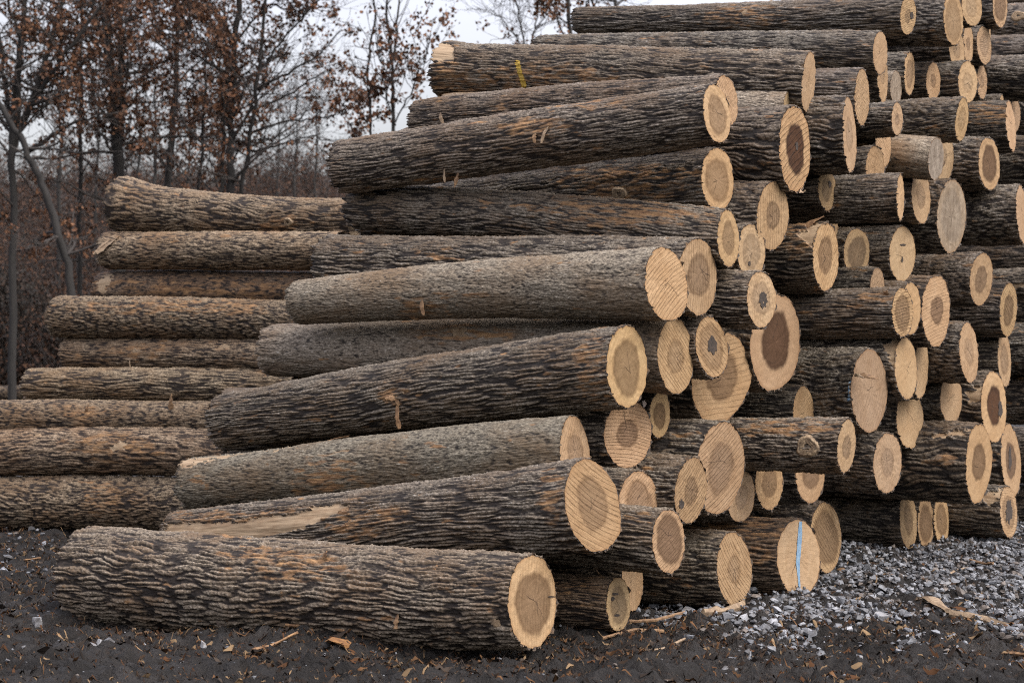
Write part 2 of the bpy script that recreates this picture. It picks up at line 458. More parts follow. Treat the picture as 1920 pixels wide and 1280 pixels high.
# front log of a crossing pair, log behind it
ORDER = [('A','R1'),('C','D'),('C','B'),('C','E'),('E','D'),('G','F'),('G','C'),('G','R21'),('R31','R21'),('R76','R64'),('G','R22'),('C','R18'),('R18','E'),('E','R19'),('H','R21'),
('H','R31'),('I','H'),('I','R31'),('I','R34'),('J','I'),('K','J'),('K','L'),('K','R35'),('M','L'),('M','N'),('M','R79'),('L','R50'),('J','R35'),('R35','R49'),
('R50','R51'),('R50','R49'),('R51','R62'),('R49','R40'),('R40','R41'),('R40','R42'),('R40','R81'),('R40','R53'),('R40','R52'),('R53','R54'),('R53','R55'),('R54','R55'),
('R42','R39'),('R42','R46'),('R46','R47'),('R43','R48'),('R43','R47'),('R57','R84'),('R57','R58'),('R59','R58'),('R59','R57'),('R60','R61'),('R60','R62'),('R60','R66'),
('R60','R67'),('R60','R52'),('R63','R60'),('R63','R65'),('R64','R63'),('O','R76'),('O','R75'),('O','N'),('O','R64'),('R75','R74'),('R75','R76'),('R75','R64'),('R74','R73'),
('R73','R68'),('R68','R69'),('R69','R70'),('R70','R71'),('R71','R72'),('P','R77'),('P','O'),('R77','R78'),('R75','R78'),('R79','R80'),('M','R80'),('R72','R58'),
('R21','R18'),('R21','R30'),('R34','R31'),('R30','R32'),('R33','R32'),('R33','R36'),('R30','R27'),('R27','R28'),('R28','R29'),('R36','R37'),('R38','R36'),
('R38','R37'),('R40','R38'),('R24','R23'),('R15','R11'),('R15','R8'),('R8','R9'),('R1','R2'),('R1','R7'),('R7','R6'),('R5','R4'),('R2','R4'),('R8','R6'),('R16','R17'),
('R15','R17b'),('R18','R20'),('R20','R19'),('R14','R15'),('R14','R19'),('R27','R20'),('R25','R85'),('R29','R39'),('R29','R26'),('R23','R25'),('R12','R11'),('D','R13'),('D','R12'),('R14','R13'),
('R39','R44'),('R39','R45'),('R43','R44'),('R52','R55'),('R56','R57'),('R61','R59'),('R61','R55')]
KS = {'P': 1.0, 'O': 1.0259, 'N': 1.0412, 'M': 0.9933, 'L': 0.9906, 'K': 0.9907, 'J': 0.9787, 'I': 0.9909, 'H': 0.9918, 'G': 0.9865, 'F': 1.0, 'C': 1.0006, 'B': 0.9897, 'A': 1.0, 'D': 1.0103, 'E': 1.0172, 'R1': 1.0, 'R2': 0.9902, 'R3': 1.0028, 'R4': 1.0, 'R5': 1.0179, 'R6': 1.0041, 'R7': 0.9927, 'R8': 0.9945, 'R9': 1.0118, 'R11': 0.9861, 'R12': 1.0087, 'R13': 0.9913, 'R14': 0.9755, 'R15': 1.0111, 'R16': 1.0, 'R17': 1.0, 'R17b': 1.0, 'R18': 1.0067, 'R19': 1.0058, 'R20': 0.9951, 'R21': 1.0105, 'R22': 0.9937, 'R23': 0.991, 'R24': 1.0056, 'R25': 1.009, 'R26': 1.0, 'R27': 1.0027, 'R28': 0.9963, 'R29': 1.0056, 'R30': 1.0109, 'R31': 0.9937, 'R32': 1.0084, 'R33': 1.0, 'R34': 0.9988, 'R35': 0.9885, 'R36': 1.0084, 'R37': 0.9937, 'R38': 0.9864, 'R39': 1.0, 'R40': 1.0, 'R41': 0.9994, 'R42': 0.9977, 'R43': 0.9902, 'R44': 1.0, 'R45': 1.0, 'R46': 0.9902, 'R47': 1.0098, 'R48': 0.9987, 'R49': 1.021, 'R50': 1.0094, 'R51': 0.979, 'R52': 1.0063, 'R53': 0.9949, 'R54': 0.9795, 'R55': 1.0045, 'R56': 1.0019, 'R57': 1.0105, 'R58': 1.0349, 'R59': 1.0051, 'R60': 1.0, 'R61': 1.0, 'R62': 0.9844, 'R63': 1.007, 'R64': 1.0348, 'R65': 0.9843, 'R66': 1.0, 'R67': 1.0, 'R68': 1.0, 'R69': 1.0, 'R70': 1.0095, 'R71': 1.0202, 'R72': 1.0, 'R73': 1.0, 'R74': 1.0, 'R75': 0.9723, 'R76': 1.0228, 'R77': 1.0, 'R78': 1.0, 'R79': 1.0117, 'R80': 0.9972, 'R81': 0.9906, 'R84': 1.0013, 'R85': 1.0, 'X1': 1.0, 'X2': 1.0, 'X3': 1.0, 'X4': 1.0, 'Y1': 1.0, 'Y2': 1.0, 'Y3': 1.0, 'Y4': 1.0, 'Y5': 1.0, 'Q1': 1.0, 'Q2': 1.0, 'Q3': 1.0, 'Q4': 1.0, 'Q5': 1.0, 'Q6': 1.0, 'Q7': 1.0, 'Q8': 1.0, 'Q9': 1.0, 'Q10': 1.0, 'Q0': 1.0}
# ------------------------------------------------------------------ bark relief tiles (4 m along the log x one turn around it)
def voronoi_tile(nu, nv, cu, cv, seed, warp, power=1.0):
    """furrow network of interlocking lens shaped plates: difference of the two nearest cell distances"""
    r = np.random.default_rng(seed)
    jx = r.random((cu, cv))
    jy = r.random((cu, cv))
    hgt = r.random((cu, cv))
    U, V = np.meshgrid(np.arange(nu) / nu * cu, np.arange(nv) / nv * cv, indexing='ij')
    w1 = fft_noise(nu, nv, 130, 110, seed + 1, 2.5) * warp + fft_noise(nu, nv, 50, 30, seed + 5, 2.5) * .11
    w2 = fft_noise(nu, nv, 60, 60, seed + 2) * .1
    w3 = fft_noise(nu, nv, 500, 400, seed + 3, 2.5) * .55
    V = V + w1 + w3
    U = U + w2
    iu = np.floor(U).astype(int)
    iv = np.floor(V).astype(int)
    d1 = np.full(U.shape, 9.0)
    d2 = np.full(U.shape, 9.0)
    hh = np.zeros(U.shape)
    for a in (-2, -1, 0, 1, 2):
        for b in (-2, -1, 0, 1, 2):
            ci = (iu + a) % cu
            cj = (iv + b) % cv
            dx = (iu + a + jx[ci, cj]) - U
            dy = (iv + b + .2 + .6 * jy[ci, cj]) - V
            d = np.sqrt((dx * .62) ** 2 + dy ** 2)
            near = d < d1
            d2 = np.where(near, d1, np.minimum(d2, d))
            hh = np.where(near, hgt[ci, cj], hh)
            d1 = np.where(near, d, d1)
    e = d2 - d1
    h = smooth(0.02, .42, e) ** power
    return h, hh


def make_tile(nu, nv, cu, cv, seed, warp, cross, fine):
    h, hh = voronoi_tile(nu, nv, cu, cv, seed, warp)
    # cross checks break the ridges into short scales
    c = fft_noise(nu, nv, 12.0, 26.0, seed + 9, 1.6)
    c = 1 - np.clip(np.abs(c) * 1.7, 0, 1)
    f = fft_noise(nu, nv, 16.0, 8.0, seed + 10, 1.2)
    m = fft_noise(nu, nv, 120, 60, seed + 11)
    h = h * (.80 + .20 * hh) - cross * c * h + fine * f + .05 * m
    lo, hi = np.percentile(h, 1), np.percentile(h, 99)
    return np.clip((h - lo) / (hi - lo), 0, 1.1)


NU, NV = 1400, 640
TILES = [make_tile(NU, NV, 17, 62, 11, .17, .38, .11),    # ridged
         make_tile(NU, NV, 40, 104, 23, .6, .3, .16),      # fine
         make_tile(NU, NV, 15, 50, 37, .42, .34, .10),
         make_tile(NU, NV, 32, 58, 53, .3, .42, .14)]      # coarse, wandering
LOWF = [fft_noise(128, 64, 50, 34, 51 + i, 2.5) for i in range(4)]
SPOT = [fft_noise(512, 256, 40, 14, 71 + i, 1.4) for i in range(3)]

#        relief, tile, tint, wetness, scuffed share
BARK = {'front': (.021, 0, (1.2, 1.12, 1.0), .15, .10), 'ridge': (.020, 0, (1.04, .99, .93), .35, .10),
        'pale': (.009, 1, (1.5, 1.45, 1.35), .1, .03), 'wet': (.018, 0, (.90, .875, .85), .75, .10), 'smooth': (.008, 1, (1.42, 1.38, 1.28), .1, .03),
        'mottle': (.010, 1, (1.15, 1.12, 1.03), .1, .06), 'rough': (.019, 2, (.88, .80, .71), .3, .14),
        'tan': (.014, 0, (1.35, 1.16, .93), .0, .08), 'tanf': (.020, 2, (1.38, 1.20, .98), .0, .06),
        'tandark': (.020, 0, (1.15, .99, .80), .0, .09), 'tanred': (.005, 1, (1.0, .78, .60), .0, .14),
        'old': (.002, 1, (1.5, 1.42, 1.3), .0, .0), 'bare': (.002, 1, (3.2, 2.4, 1.5), .0, .0),
        'scuff': (.018, 2, (.9, .78, .64), .2, .34)}


def bark_material():
    m, nt, bs = new_mat("bark")
    b = NB(nt)
    h = b.attr('h')
    buv = b.attr('buv', 'Vector')
    tint = b.attr('bt', 'Color')
    wet = b.attr('bt', 'Alpha')
    scr = b.attr('scr')
    st = b.vmath('MULTIPLY', buv, (14.0, 60.0, 1.0))
    st2 = b.vmath('MULTIPLY', buv, (60.0, 130.0, 1.0))
    st3 = b.vmath('MULTIPLY', buv, (2.2, 3.5, 1.0))
    fib = b.noise(st, 1.0, 5, .62)
    grit = b.noise(st2, 1.0, 4, .65)
    blot = b.noise(st3, 1.0, 4, .55)
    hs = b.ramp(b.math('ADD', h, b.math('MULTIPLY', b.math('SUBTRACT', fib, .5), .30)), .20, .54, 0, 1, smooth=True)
    ridge = b.mix(b.ramp(grit, .36, .64), rgb(.046, .037, .027), rgb(.205, .178, .143))
    ridge = b.mix(b.ramp(blot, .42, .68), ridge, rgb(.105, .073, .045))
    scale_glint = b.math('MULTIPLY', b.ramp(grit, .56, .66), b.ramp(h, .6, .95))
    ridge = b.mix(b.math('MULTIPLY', scale_glint, b.ramp(wet, 0, 1, .6, .95)), ridge, rgb(.33, .325, .32))  # pale scale on the ridge tops plus wet glints painted into the colour
    furrow = b.mix(b.ramp(fib, .3, .7), rgb(.006, .0045, .0035), rgb(.018, .0115, .0075))  # dark brown furrows, taken near black with crevice shade put into the colour
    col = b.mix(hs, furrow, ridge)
    col = b.mix(1.0, col, tint, 'MULTIPLY')
    orange = b.mix(b.ramp(fib, .3, .72), rgb(.10, .048, .021), rgb(.31, .18, .08))
    patch = b.noise(b.vmath('MULTIPLY', buv, (9.0, 34.0, 1.0)), 1.0, 4, .6)
    sm = b.math('MULTIPLY', scr, b.ramp(b.math('ADD', patch, b.math('MULTIPLY', h, .12)), .50, .64), clamp=True)
    col = b.mix(sm, col, orange)
    nt.links.new(col, bs.inputs['Base Color'])
    rough = b.math('SUBTRACT', .82, b.math('MULTIPLY', b.math('MULTIPLY', wet, hs), .42))
    nt.links.new(rough, bs.inputs['Roughness'])
    bs.inputs['Specular IOR Level'].default_value = .45
    hb = b.math('ADD', b.math('MULTIPLY', fib, .7), b.math('MULTIPLY', grit, .5))
    nt.links.new(b.bump(hb, .75, .008), bs.inputs['Normal'])
    return m


def wood_material():
    m, nt, bs = new_mat("sawn_wood")
    b = NB(nt)
    f = b.attr('fuv', 'Vector')
    fp = b.sepc(b.attr('fp', 'Color'))
    tone, grey, ang = fp[0], fp[1], fp[2]
    saw = b.attr('fp', 'Alpha')
    hrel = b.attr('hrel')
    rho = b.attr('rho')
    x, y, sd = b.sep(f)
    wn_ = nt.nodes.new("ShaderNodeTexWhiteNoise")
    wn_.noise_dimensions = '1D'
    nt.links.new(sd, wn_.inputs['W'])
    rr, rg, rb = b.sepc(wn_.outputs['Color'])[:3]
    seedv = b.comb(b.math('MULTIPLY', sd, 3.7), b.math('MULTIPLY', sd, 1.9), sd)
    p = b.vmath('ADD', f, seedv)
    warp = b.noise(p, 2.2, 3, .5)
    px = b.math('SUBTRACT', x, b.ramp(rr, 0, 1, -.14, .14))
    py = b.math('SUBTRACT', y, b.ramp(rg, 0, 1, -.16, .16))
    rad = b.vmath('LENGTH', b.comb(px, py, 0.0))
    radw = b.math('ADD', rad, b.math('MULTIPLY', b.math('SUBTRACT', warp, .5), .16))
    # growth rings
    heart = b.ramp(b.math('ADD', hrel, b.math('MULTIPLY', b.math('SUBTRACT', b.noise(p, 6.0, 4, .6), .5), .16)), .84, 1.06, 1, 0, smooth=True)
    hrim = b.math('MULTIPLY', heart, b.ramp(hrel, .72, .98, 0, 1))
    r1 = b.noise(b.comb(b.math('MULTIPLY', radw, 14.0), sd, 0.0), 1.0, 3, .7)
    r2 = b.noise(b.comb(b.math('MULTIPLY', radw, 60.0), sd, 4.0), 1.0, 1, .5)
    rings = b.math('ADD', b.math('MULTIPLY', b.ramp(r1, .36, .64), .7), b.math('MULTIPLY', b.ramp(r2, .35, .65), .3))
    blot = b.noise(p, 1.6, 4, .6)
    grain = b.noise(p, 46.0, 3, .7)
    sap = b.mix(b.ramp(blot, .35, .68), rgb(.285, .186, .098), rgb(.355, .247, .140))
    sap = b.mix(b.math('MULTIPLY', b.math('SUBTRACT', 1.0, rings), .42), sap, rgb(.235, .140, .066))
    hl = b.mix(b.ramp(rings, .15, .85), rgb(.205, .130, .066), rgb(.295, .200, .112))
    hd = b.mix(b.ramp(rings, .15, .85), rgb(.016, .006, .0022), rgb(.042, .016, .006))
    ht = b.mix(tone, hl, hd)
    # inner heart a little paler than its rim
    ht = b.mix(b.ramp(hrel, .15, .92, .75, 0.0), ht, b.mix(tone, rgb(.305, .210, .122), rgb(.050, .020, .0075)))
    ht = b.mix(b.math('MULTIPLY', hrim, .45), ht, b.mix(tone, rgb(.20, .115, .052), rgb(.016, .007, .003)))
    col = b.mix(heart, sap, ht)
    col = b.mix(b.ramp(b.noise(p, 3.2, 5, .65), .52, .74, 0, .6), col, b.mix(1.0, col, rgb(.62, .56, .50), 'MULTIPLY'))
    gcol = b.mix(b.ramp(b.noise(b.vmath('MULTIPLY', p, (5.0, 1.6, 1.0)), 1.0, 5, .65), .35, .68), rgb(.105, .090, .072), rgb(.25, .218, .175))
    col = b.mix(b.math('MULTIPLY', grey, .85), col, gcol)
    # saw lines
    a = b.math('MULTIPLY', ang, 2 * math.pi)
    q = b.math('SUBTRACT', b.math('MULTIPLY', y, b.math('COSINE', a)), b.math('MULTIPLY', x, b.math('SINE', a)))
    tq = b.math('ADD', b.math('MULTIPLY', y, b.math('SINE', a)), b.math('MULTIPLY', x, b.math('COSINE', a)))
    qb = b.math('ADD', q, b.math('MULTIPLY', b.math('MULTIPLY', tq, tq), b.ramp(rb, 0, 1, -.12, .12)))
    wob = b.noise(b.comb(b.math('MULTIPLY', qb, 2.2), b.math('MULTIPLY', tq, .35), sd), 1.0, 3, .6)
    ph = b.math('FRACT', b.math('ADD', b.math('MULTIPLY', qb, b.ramp(rg, 0, 1, 7.5, 11.0)), b.math('MULTIPLY', wob, 2.6)))
    line = b.ramp(b.math('ABSOLUTE', b.math('SUBTRACT', ph, .5)), .02, .17, 1.0, 0.0)
    l2 = b.noise(b.comb(b.math('MULTIPLY', qb, 42.0), b.math('MULTIPLY', tq, 2.0), sd), 1.0, 2, .6)
    fade = b.ramp(b.noise(p, 2.6, 2), .30, .50, .45, 1.0)
    line = b.math('MULTIPLY', b.math('MULTIPLY', line, fade), saw)
    col = b.mix(b.math('MULTIPLY', line, .66), col, b.mix(1.0, col, rgb(.30, .24, .20), 'MULTIPLY'))
    col = b.mix(b.math('MULTIPLY', b.math('MULTIPLY', b.ramp(l2, .42, .62), saw), .5), col, b.mix(1.0, col, rgb(.62, .56, .50), 'MULTIPLY'))
    gl = b.ramp(grain, .3, .72, .84, 1.18)
    col = b.mix(1.0, col, b.comb(gl, gl, gl), 'MULTIPLY')
    # drying checks running out from the pith
    ck = None
    for k in range(3):
        an = b.math('ADD', b.math('MULTIPLY', (rr, rg, rb)[k], 6.283), 2.1 * k)
        dx, dy = b.math('COSINE', an), b.math('SINE', an)
        al = b.math('ADD', b.math('MULTIPLY', px, dx), b.math('MULTIPLY', py, dy))
        pe = b.math('SUBTRACT', b.math('MULTIPLY', px, dy), b.math('MULTIPLY', py, dx))
        pe = b.math('ADD', pe, b.math('MULTIPLY', b.math('SUBTRACT', b.noise(p, 7.0, 2), .5), .10))
        ln = b.math('MULTIPLY', (rg, rb, rr)[k], .62)
        s = b.math('MULTIPLY', b.ramp(b.math('ABSOLUTE', pe), .004, .014, 1, 0), b.math('MULTIPLY', b.ramp(al, -.02, 0.0), b.ramp(al, b.math('MULTIPLY', ln, .6), ln, 1, 0)))
        ck = s if ck is None else b.math('MAXIMUM', ck, s)
    col = b.mix(b.math('MULTIPLY', ck, .8), col, rgb(.035, .022, .014))
    # dirty rim
    col = b.mix(b.ramp(b.math('ADD', rho, b.math('MULTIPLY', b.math('SUBTRACT', grain, .5), .10)), .93, 1.02, 0, .7), col, rgb(.21, .115, .05))
    # each tree its own shade
    val = b.ramp(rb, 0, 1, .82, 1.10)
    col = b.mix(1.0, col, b.comb(val, b.math('MULTIPLY', val, b.ramp(rr, 0, 1, .97, 1.02)), b.math('MULTIPLY', val, b.ramp(rg, 0, 1, .92, 1.08))), 'MULTIPLY')
    nt.links.new(col, bs.inputs['Base Color'])
    bs.inputs['Roughness'].default_value = .82
    bs.inputs['Specular IOR Level'].default_value = .15
    hb = b.math('SUBTRACT', b.math('ADD', b.math('MULTIPLY', grain, .5), b.math('MULTIPLY', b.math('MULTIPLY', l2, saw), .9)), b.math('ADD', b.math('MULTIPLY', line, 1.0), ck))
    nt.links.new(b.bump(hb, .6, .006), bs.inputs['Normal'])
    return m


def bare_material():
    m, nt, bs = new_mat("bare_wood")
    b = NB(nt)
    buv = b.attr('buv', 'Vector')
    g = b.noise(b.vmath('MULTIPLY', buv, (4.0, 60.0, 1.0)), 1.0, 5, .6)
    g2 = b.noise(b.vmath('MULTIPLY', buv, (6.0, 9.0, 1.0)), 1.0, 4, .55)
    col = b.mix(b.ramp(g, .3, .7), rgb(.19, .125, .068), rgb(.36, .265, .165))
    col = b.mix(b.ramp(g2, .46, .70, 0, .8), col, rgb(.15, .085, .040))
    nt.links.new(col, bs.inputs['Base Color'])
    bs.inputs['Roughness'].default_value = .7
    nt.links.new(b.bump(g, .5, .006), bs.inputs['Normal'])
    return m


def plain_material(name, c1, c2, scale=30, rough=.75, bump=.4, stretch=None):
    m, nt, bs = new_mat(name)
    b = NB(nt)
    tc = nt.nodes.new("ShaderNodeTexCoord")
    v = tc.outputs['Object']
    if stretch: v = b.vmath('MULTIPLY', v, stretch)
    n = b.noise(v, scale, 4, .6)
    nt.links.new(b.mix(b.ramp(n, .3, .7), rgb(*c1), rgb(*c2)), bs.inputs['Base Color'])
    bs.inputs['Roughness'].default_value = rough
    if bump: nt.links.new(b.bump(n, bump, .01), bs.inputs['Normal'])
    return m


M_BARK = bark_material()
M_WOOD = wood_material()
M_BARE = bare_material()
M_YELLOW = plain_material("yellow_paint", (.30, .19, .02), (.42, .28, .04), 90, .6, .3)
M_BLUE = plain_material("blue_chalk", (.07, .15, .25), (.19, .27, .33), 45, .8, .2)
M_SPLINT = plain_material("splinter", (.09, .045, .02), (.24, .145, .07), 40, .75, .5)
M_SPLPALE = plain_material("pale_splinter", (.13, .085, .05), (.27, .195, .12), 40, .75, .5)
M_KNOT = plain_material("knot_wood", (.10, .065, .04), (.34, .25, .15), 45, .8, .6)
M_HOLE = plain_material("rotten_hollow", (.012, .009, .007), (.045, .03, .02), 60, .9, .6)

# scuffed places: key, x, y, rx, ry ; bare wood: key -> outlines in survey pixels
SCUFF = [('P', 560, 1060, 95, 26), ('P', 480, 1035, 60, 14), ('G', 1005, 240, 60, 24), ('G', 1100, 192, 80, 14), ('G', 855, 345, 50, 8), ('M', 742, 742, 26, 16),
         ('M', 1110, 690, 30, 60), ('O', 640, 965, 130, 16), ('O', 665, 990, 60, 26), ('O', 1030, 925, 24, 50), ('O', 410, 965, 120, 10), ('C', 1030, 150, 120, 30),
         ('C', 880, 160, 60, 26), ('C', 830, 140, 24, 60), ('A', 1400, 30, 80, 22), ('K', 796, 576, 46, 24), ('K', 850, 556, 60, 10), ('L', 880, 622, 110, 14), ('R16', 1850, 215, 50, 22),
         ('R73', 1400, 985, 90, 24), ('H', 1180, 340, 140, 30), ('I', 1150, 400, 160, 30), ('Q9', 185, 935, 36, 34), ('Q8', 215, 838, 70, 26), ('Q5', 260, 660, 70, 14),
         ('Q7', 165, 770, 40, 14), ('R59', 1760, 860, 30, 12), ('R33', 1505, 450, 40, 40), ('R40', 1655, 560, 40, 14), ('N', 620, 900, 60, 40), ('Q1', 520, 420, 40, 20),
         ('Q4', 330, 575, 160, 16), ('Q3', 380, 540, 200, 20), ('B', 1020, 84, 50, 9), ('R60', 1480, 800, 120, 16)]
BAREW = {'N': [[(326, 874), (345, 858), (400, 845), (470, 838), (548, 832), (560, 836), (480, 846), (420, 855), (350, 872)]],
         'O': [[(296, 1010), (308, 974), (360, 976), (430, 976), (520, 963), (600, 944), (655, 942), (655, 950), (575, 985), (520, 1000), (478, 1012), (400, 1012)]],
         'C': [[(800, 112), (812, 78), (845, 78), (856, 92), (846, 112), (822, 116)]],
         'R33': [[(1496, 440), (1510, 418), (1555, 405), (1560, 440), (1530, 470)]], 'R59': [[(1742, 812), (1822, 798), (1822, 806), (1748, 821)]],
         'R53': [[(1655, 640), (1690, 628), (1690, 700), (1670, 690)]], 'R57': [[(1808, 735), (1850, 718), (1850, 750), (1812, 754)]], 'R72': [[(1838, 928), (1885, 908), (1885, 930), (1848, 948)]],
         'Q8': [[(205, 838), (222, 824), (238, 828), (232, 842), (208, 846)], [(32, 846), (70, 850), (72, 854), (34, 851)], [(62, 812), (90, 812), (82, 817), (60, 816)]],
         'Q5': [[(400, 650), (415, 642), (434, 645), (434, 653), (402, 656)]], 'R44': [[(1855, 531), (1960, 530), (1960, 540), (1855, 541)]],
         'Q3': [[(178, 545), (190, 516), (214, 512), (206, 528), (196, 552)]], 'L': [[(845, 612), (870, 610), (875, 628), (850, 632)]]}


def in_outline(x, y, poly):
    ins = np.zeros(x.shape, bool)
    n = len(poly)
    for i in range(n):
        x1, y1 = poly[i]
        x2, y2 = poly[(i + 1) % n]
        c = ((y1 > y) != (y2 > y)) & (x < (x2 - x1) * (y - y1) / (y2 - y1 + 1e-9) + x1)
        ins ^= c
    return ins


ROW_A = np.array([.84, -.543, 0])     # along the logs, towards their near ends
ROW_O = np.array([.11, 10.79, 0])


def log_axis(r):
    key, cx, cy, w, h, tl, left, s = r[:8]
    d = ray(cx, cy)
    Z = s if key[0] == 'Q' else (s + ROW_A @ ROW_O) / (ROW_A @ d)
    P = d * Z + [0, 0, EYE]
    rr = h / 2 * Z / FOC + (.010 if key[0] != 'Q' else 0)     # the survey measured the wood, bark comes on top
    if left is None:
        Q = P - ROW_A * 2.85
        rl = rr * 1.06
    else:
        dl = ray(left[0], left[1])
        if len(left) > 3:
            Zl = left[3]
        else:
            t = (P[0] - dl[0] * P[1]) / (ROW_A[0] - dl[0] * ROW_A[1])
            Zl = P[1] - ROW_A[1] * t
        Q = dl * Zl + [0, 0, EYE]
        rl = left[2] / 2 * Zl / FOC
        if left[0] > 1000 or key == 'H':
            u = (Q - P) / np.linalg.norm(Q - P)
            Q = P + u * max(2.6, np.linalg.norm(Q - P))
    k = KS.get(key, 1.0)
    C = np.array([0, 0, EYE])
    return C + (P - C) * k, C + (Q - C) * k, rr * k, rl * k


def density_samples(lo, hi, dens_fn, step):
    xs = np.linspace(lo, hi, 2000)
    c = np.concatenate([[0], np.cumsum(dens_fn(.5 * (xs[1:] + xs[:-1])) * np.diff(xs))])
    n = max(12, int(c[-1] / step))
    return np.interp(np.linspace(0, c[-1], n), c, xs)


def project(p):
    q = p - np.array([0, 0, EYE])
    return 960 + FOC * q[..., 0] / q[..., 1], HORIZON - FOC * q[..., 2] / q[..., 1]


SURF = {}
THING = {}


def build_log(idx, r):
    key, cx, cy, w, h, tl, left, s, kind, face, label = r
    hr, tone, grey, sang, saw = face
    lr = np.random.default_rng(1000 + idx)
    P, Q, rr, rl = log_axis(r)
    C = np.array([0, 0, EYE])
    L = np.linalg.norm(P - Q)
    a = (P - Q) / L
    v = C - P
    v /= np.linalg.norm(v)
    # plane of the saw cut, from how wide its ellipse is seen
    vh = np.array([v[0], v[1], 0])
    vh /= np.linalg.norm(vh)
    rv = np.array([-vh[1], vh[0], 0])
    up = np.cross(v, rv)
    if up[2] < 0: up = -up
    if rv[0] < 0: rv = -rv
    W = w / h
    pa = math.asin(max(-.95, min(.95, float(a @ vh))))
    pn = math.atan2(W * math.cos(pa), 1 - W * math.sin(pa))
    n = v * math.sin(pn) + math.cos(pn) * (math.cos(R_(tl)) * rv + math.sin(R_(tl)) * up)
    n /= np.linalg.norm(n)
    if a @ n < .6:
        n = n + a * .5
        n /= np.linalg.norm(n)
    w1 = -(v - (v @ a) * a)
    w1 /= np.linalg.norm(w1)
    w2 = np.cross(a, w1)
    depth, ti, tint, wet, scuffed = BARK[kind]
    depth *= (.6 + .4 * min(1.0, rr / .2)) * lr.uniform(.8, 1.1)
    if kind in ('wet', 'tan', 'tandark'): ti = (0, 3, 0, 2, 3)[idx % 5]
    usc = lr.uniform(.75, 1.2)
    pxm = FOC * 1024 / 1920 / P[1] * PREVIEW
    full = key[0] == 'Q' or (left is not None and left[0] < 1000 and key != 'H') or key in ('A', 'B', 'H', 'D', 'C', 'E', 'R1', 'R40', 'F')
    vis = L if full else min(L, 1.5)
    th = density_samples(0, 2 * math.pi, lambda t: np.where(np.cos(t) < .45, 1.0, .22), 0.85 / (pxm * rr))
    tt = density_samples(0, L, lambda t: np.where(t > L - vis, 1.0, .12), 1.25 / pxm)
    nt_, nth = len(tt), len(th)
    T, TH = np.meshgrid(tt, th, indexing='ij')
    ct, sn = np.cos(TH), np.sin(TH)
    off = a @ n
    rbase = rl + (rr - rl) * T / L
    if key == 'Q1': rbase = rbase * (1 + .16 * np.exp(-(T / .28) ** 2) * (1 + .5 * sn))
    if key == 'C': rbase = rbase * (1 + .12 * np.exp(-(T / .16) ** 2))
    lf = LOWF[idx % 4]
    o1, o2 = lr.random(), lr.random()
    amp = .03 if kind != 'rough' else .05
    if key in ('R42', 'R49', 'R33', 'R51'): amp = .06
    rough_r = rbase * (1 + amp * sample(lf, T / 5 + o1, TH / (2 * math.pi)) + .010 * sample(SPOT[(idx + 1) % 3], T / 6 + o1, TH / (2 * math.pi)))
    od = (ct[..., None] * w1 + sn[..., None] * w2)
    send = -rough_r * (od @ n) / off
    rag = .006 * sample(SPOT[0], np.full_like(TH, o2), TH / (2 * math.pi) * 4)
    Tp = T + (send + rag) * np.clip((T - (L - .7)) / .7, 0, 1)
    # far end a little chipped
    rag2 = .012 * sample(SPOT[1], np.full_like(TH, o1), TH / (2 * math.pi) * 3)
    Tp = Tp + rag2 * np.clip(1 - T / .3, 0, 1)
    hh = sample(TILES[ti], Tp / 4 * usc + o1, TH / (2 * math.pi) + o2)
    scn = sample(SPOT[idx % 3], Tp / 3 + o2, TH / (2 * math.pi) + o1)
    thr = 2.35 - 4.2 * scuffed
    scr = smooth(thr - .25, thr + .25, scn)
    centre = Q + a * Tp[..., None]
    bow = lr.uniform(-.028, .028, 2) * L / 2.8
    bsh = np.sin(np.pi * np.clip(T / L, 0, 1))
    centre = centre + bsh[..., None] * (bow[0] * w1 + bow[1] * w2)
    approx = centre + od * rough_r[..., None]
    qx, qy = project(approx)
    facing = ct < .1
    for (k_, x_, y_, rx, ry) in SCUFF:
        if k_ != key: continue
        e = ((qx - x_) / rx) ** 2 + ((qy - y_) / ry) ** 2 + .5 * scn
        scr = np.maximum(scr, np.where(facing, smooth(1.3, .5, e), 0))
    bare = np.zeros(T.shape)
    jx = 3 * sample(SPOT[1], Tp / 1.0, TH / 3.0)
    for pi_, poly in enumerate(BAREW.get(key, [])):
        bare = np.where(in_outline(qx + jx, qy + .6 * jx, poly) & facing, pi_ + 1.0, bare)
    chipped = smooth(.0, .03, T)                      # far rim rounded
    rad = rough_r - depth * (1 - hh) * (1 - .3 * scr) - .2 * depth * scr - .010 * (1 - chipped)
    rad = np.where(bare > .5, rough_r - depth * 1.15, rad)
    pos = centre + od * rad[..., None]
    SURF[key] = (pos, qx, qy, od, facing, a, n, P, rr)
    thing = empty('log', tuple(Q + (P - Q) * .5 - np.array([0, 0, (rr + rl) / 2])), label, 'log',
                  'logs of the tan stack behind' if key[0] == 'Q' else 'logs piled up crosswise to the road')
    THING[key] = thing
    co = [pos.reshape(-1, 3)]
    faces = grid_faces(nt_, nth)
    fb = bare.ravel()[faces].max(1)
    bf = (bare.ravel()[faces] > 0).mean(1) > .5
    nb = nt_ * nth
    if kind in ('pale', 'smooth', 'mottle', 'old', 'bare'): hh = .20 + .80 * hh        # fine bark: hairline cracks only
    H_ = [hh.ravel()]
    U_ = [np.stack([Tp.ravel(), (TH * rr).ravel(), np.full(nb, idx * 1.37)], 1)]
    S_ = [scr.ravel()]
    # bark seen end on: ring between the outer edge and the wood
    rw = rough_r[-1] - depth * .75 - .003 + .0013 * np.random.default_rng(idx).normal(0, 1, nth) * (np.arange(nth) % 3 == 0)
    e_out = pos[-1]
    cen = Q + a * L
    oin = od[-1] * rw[:, None]
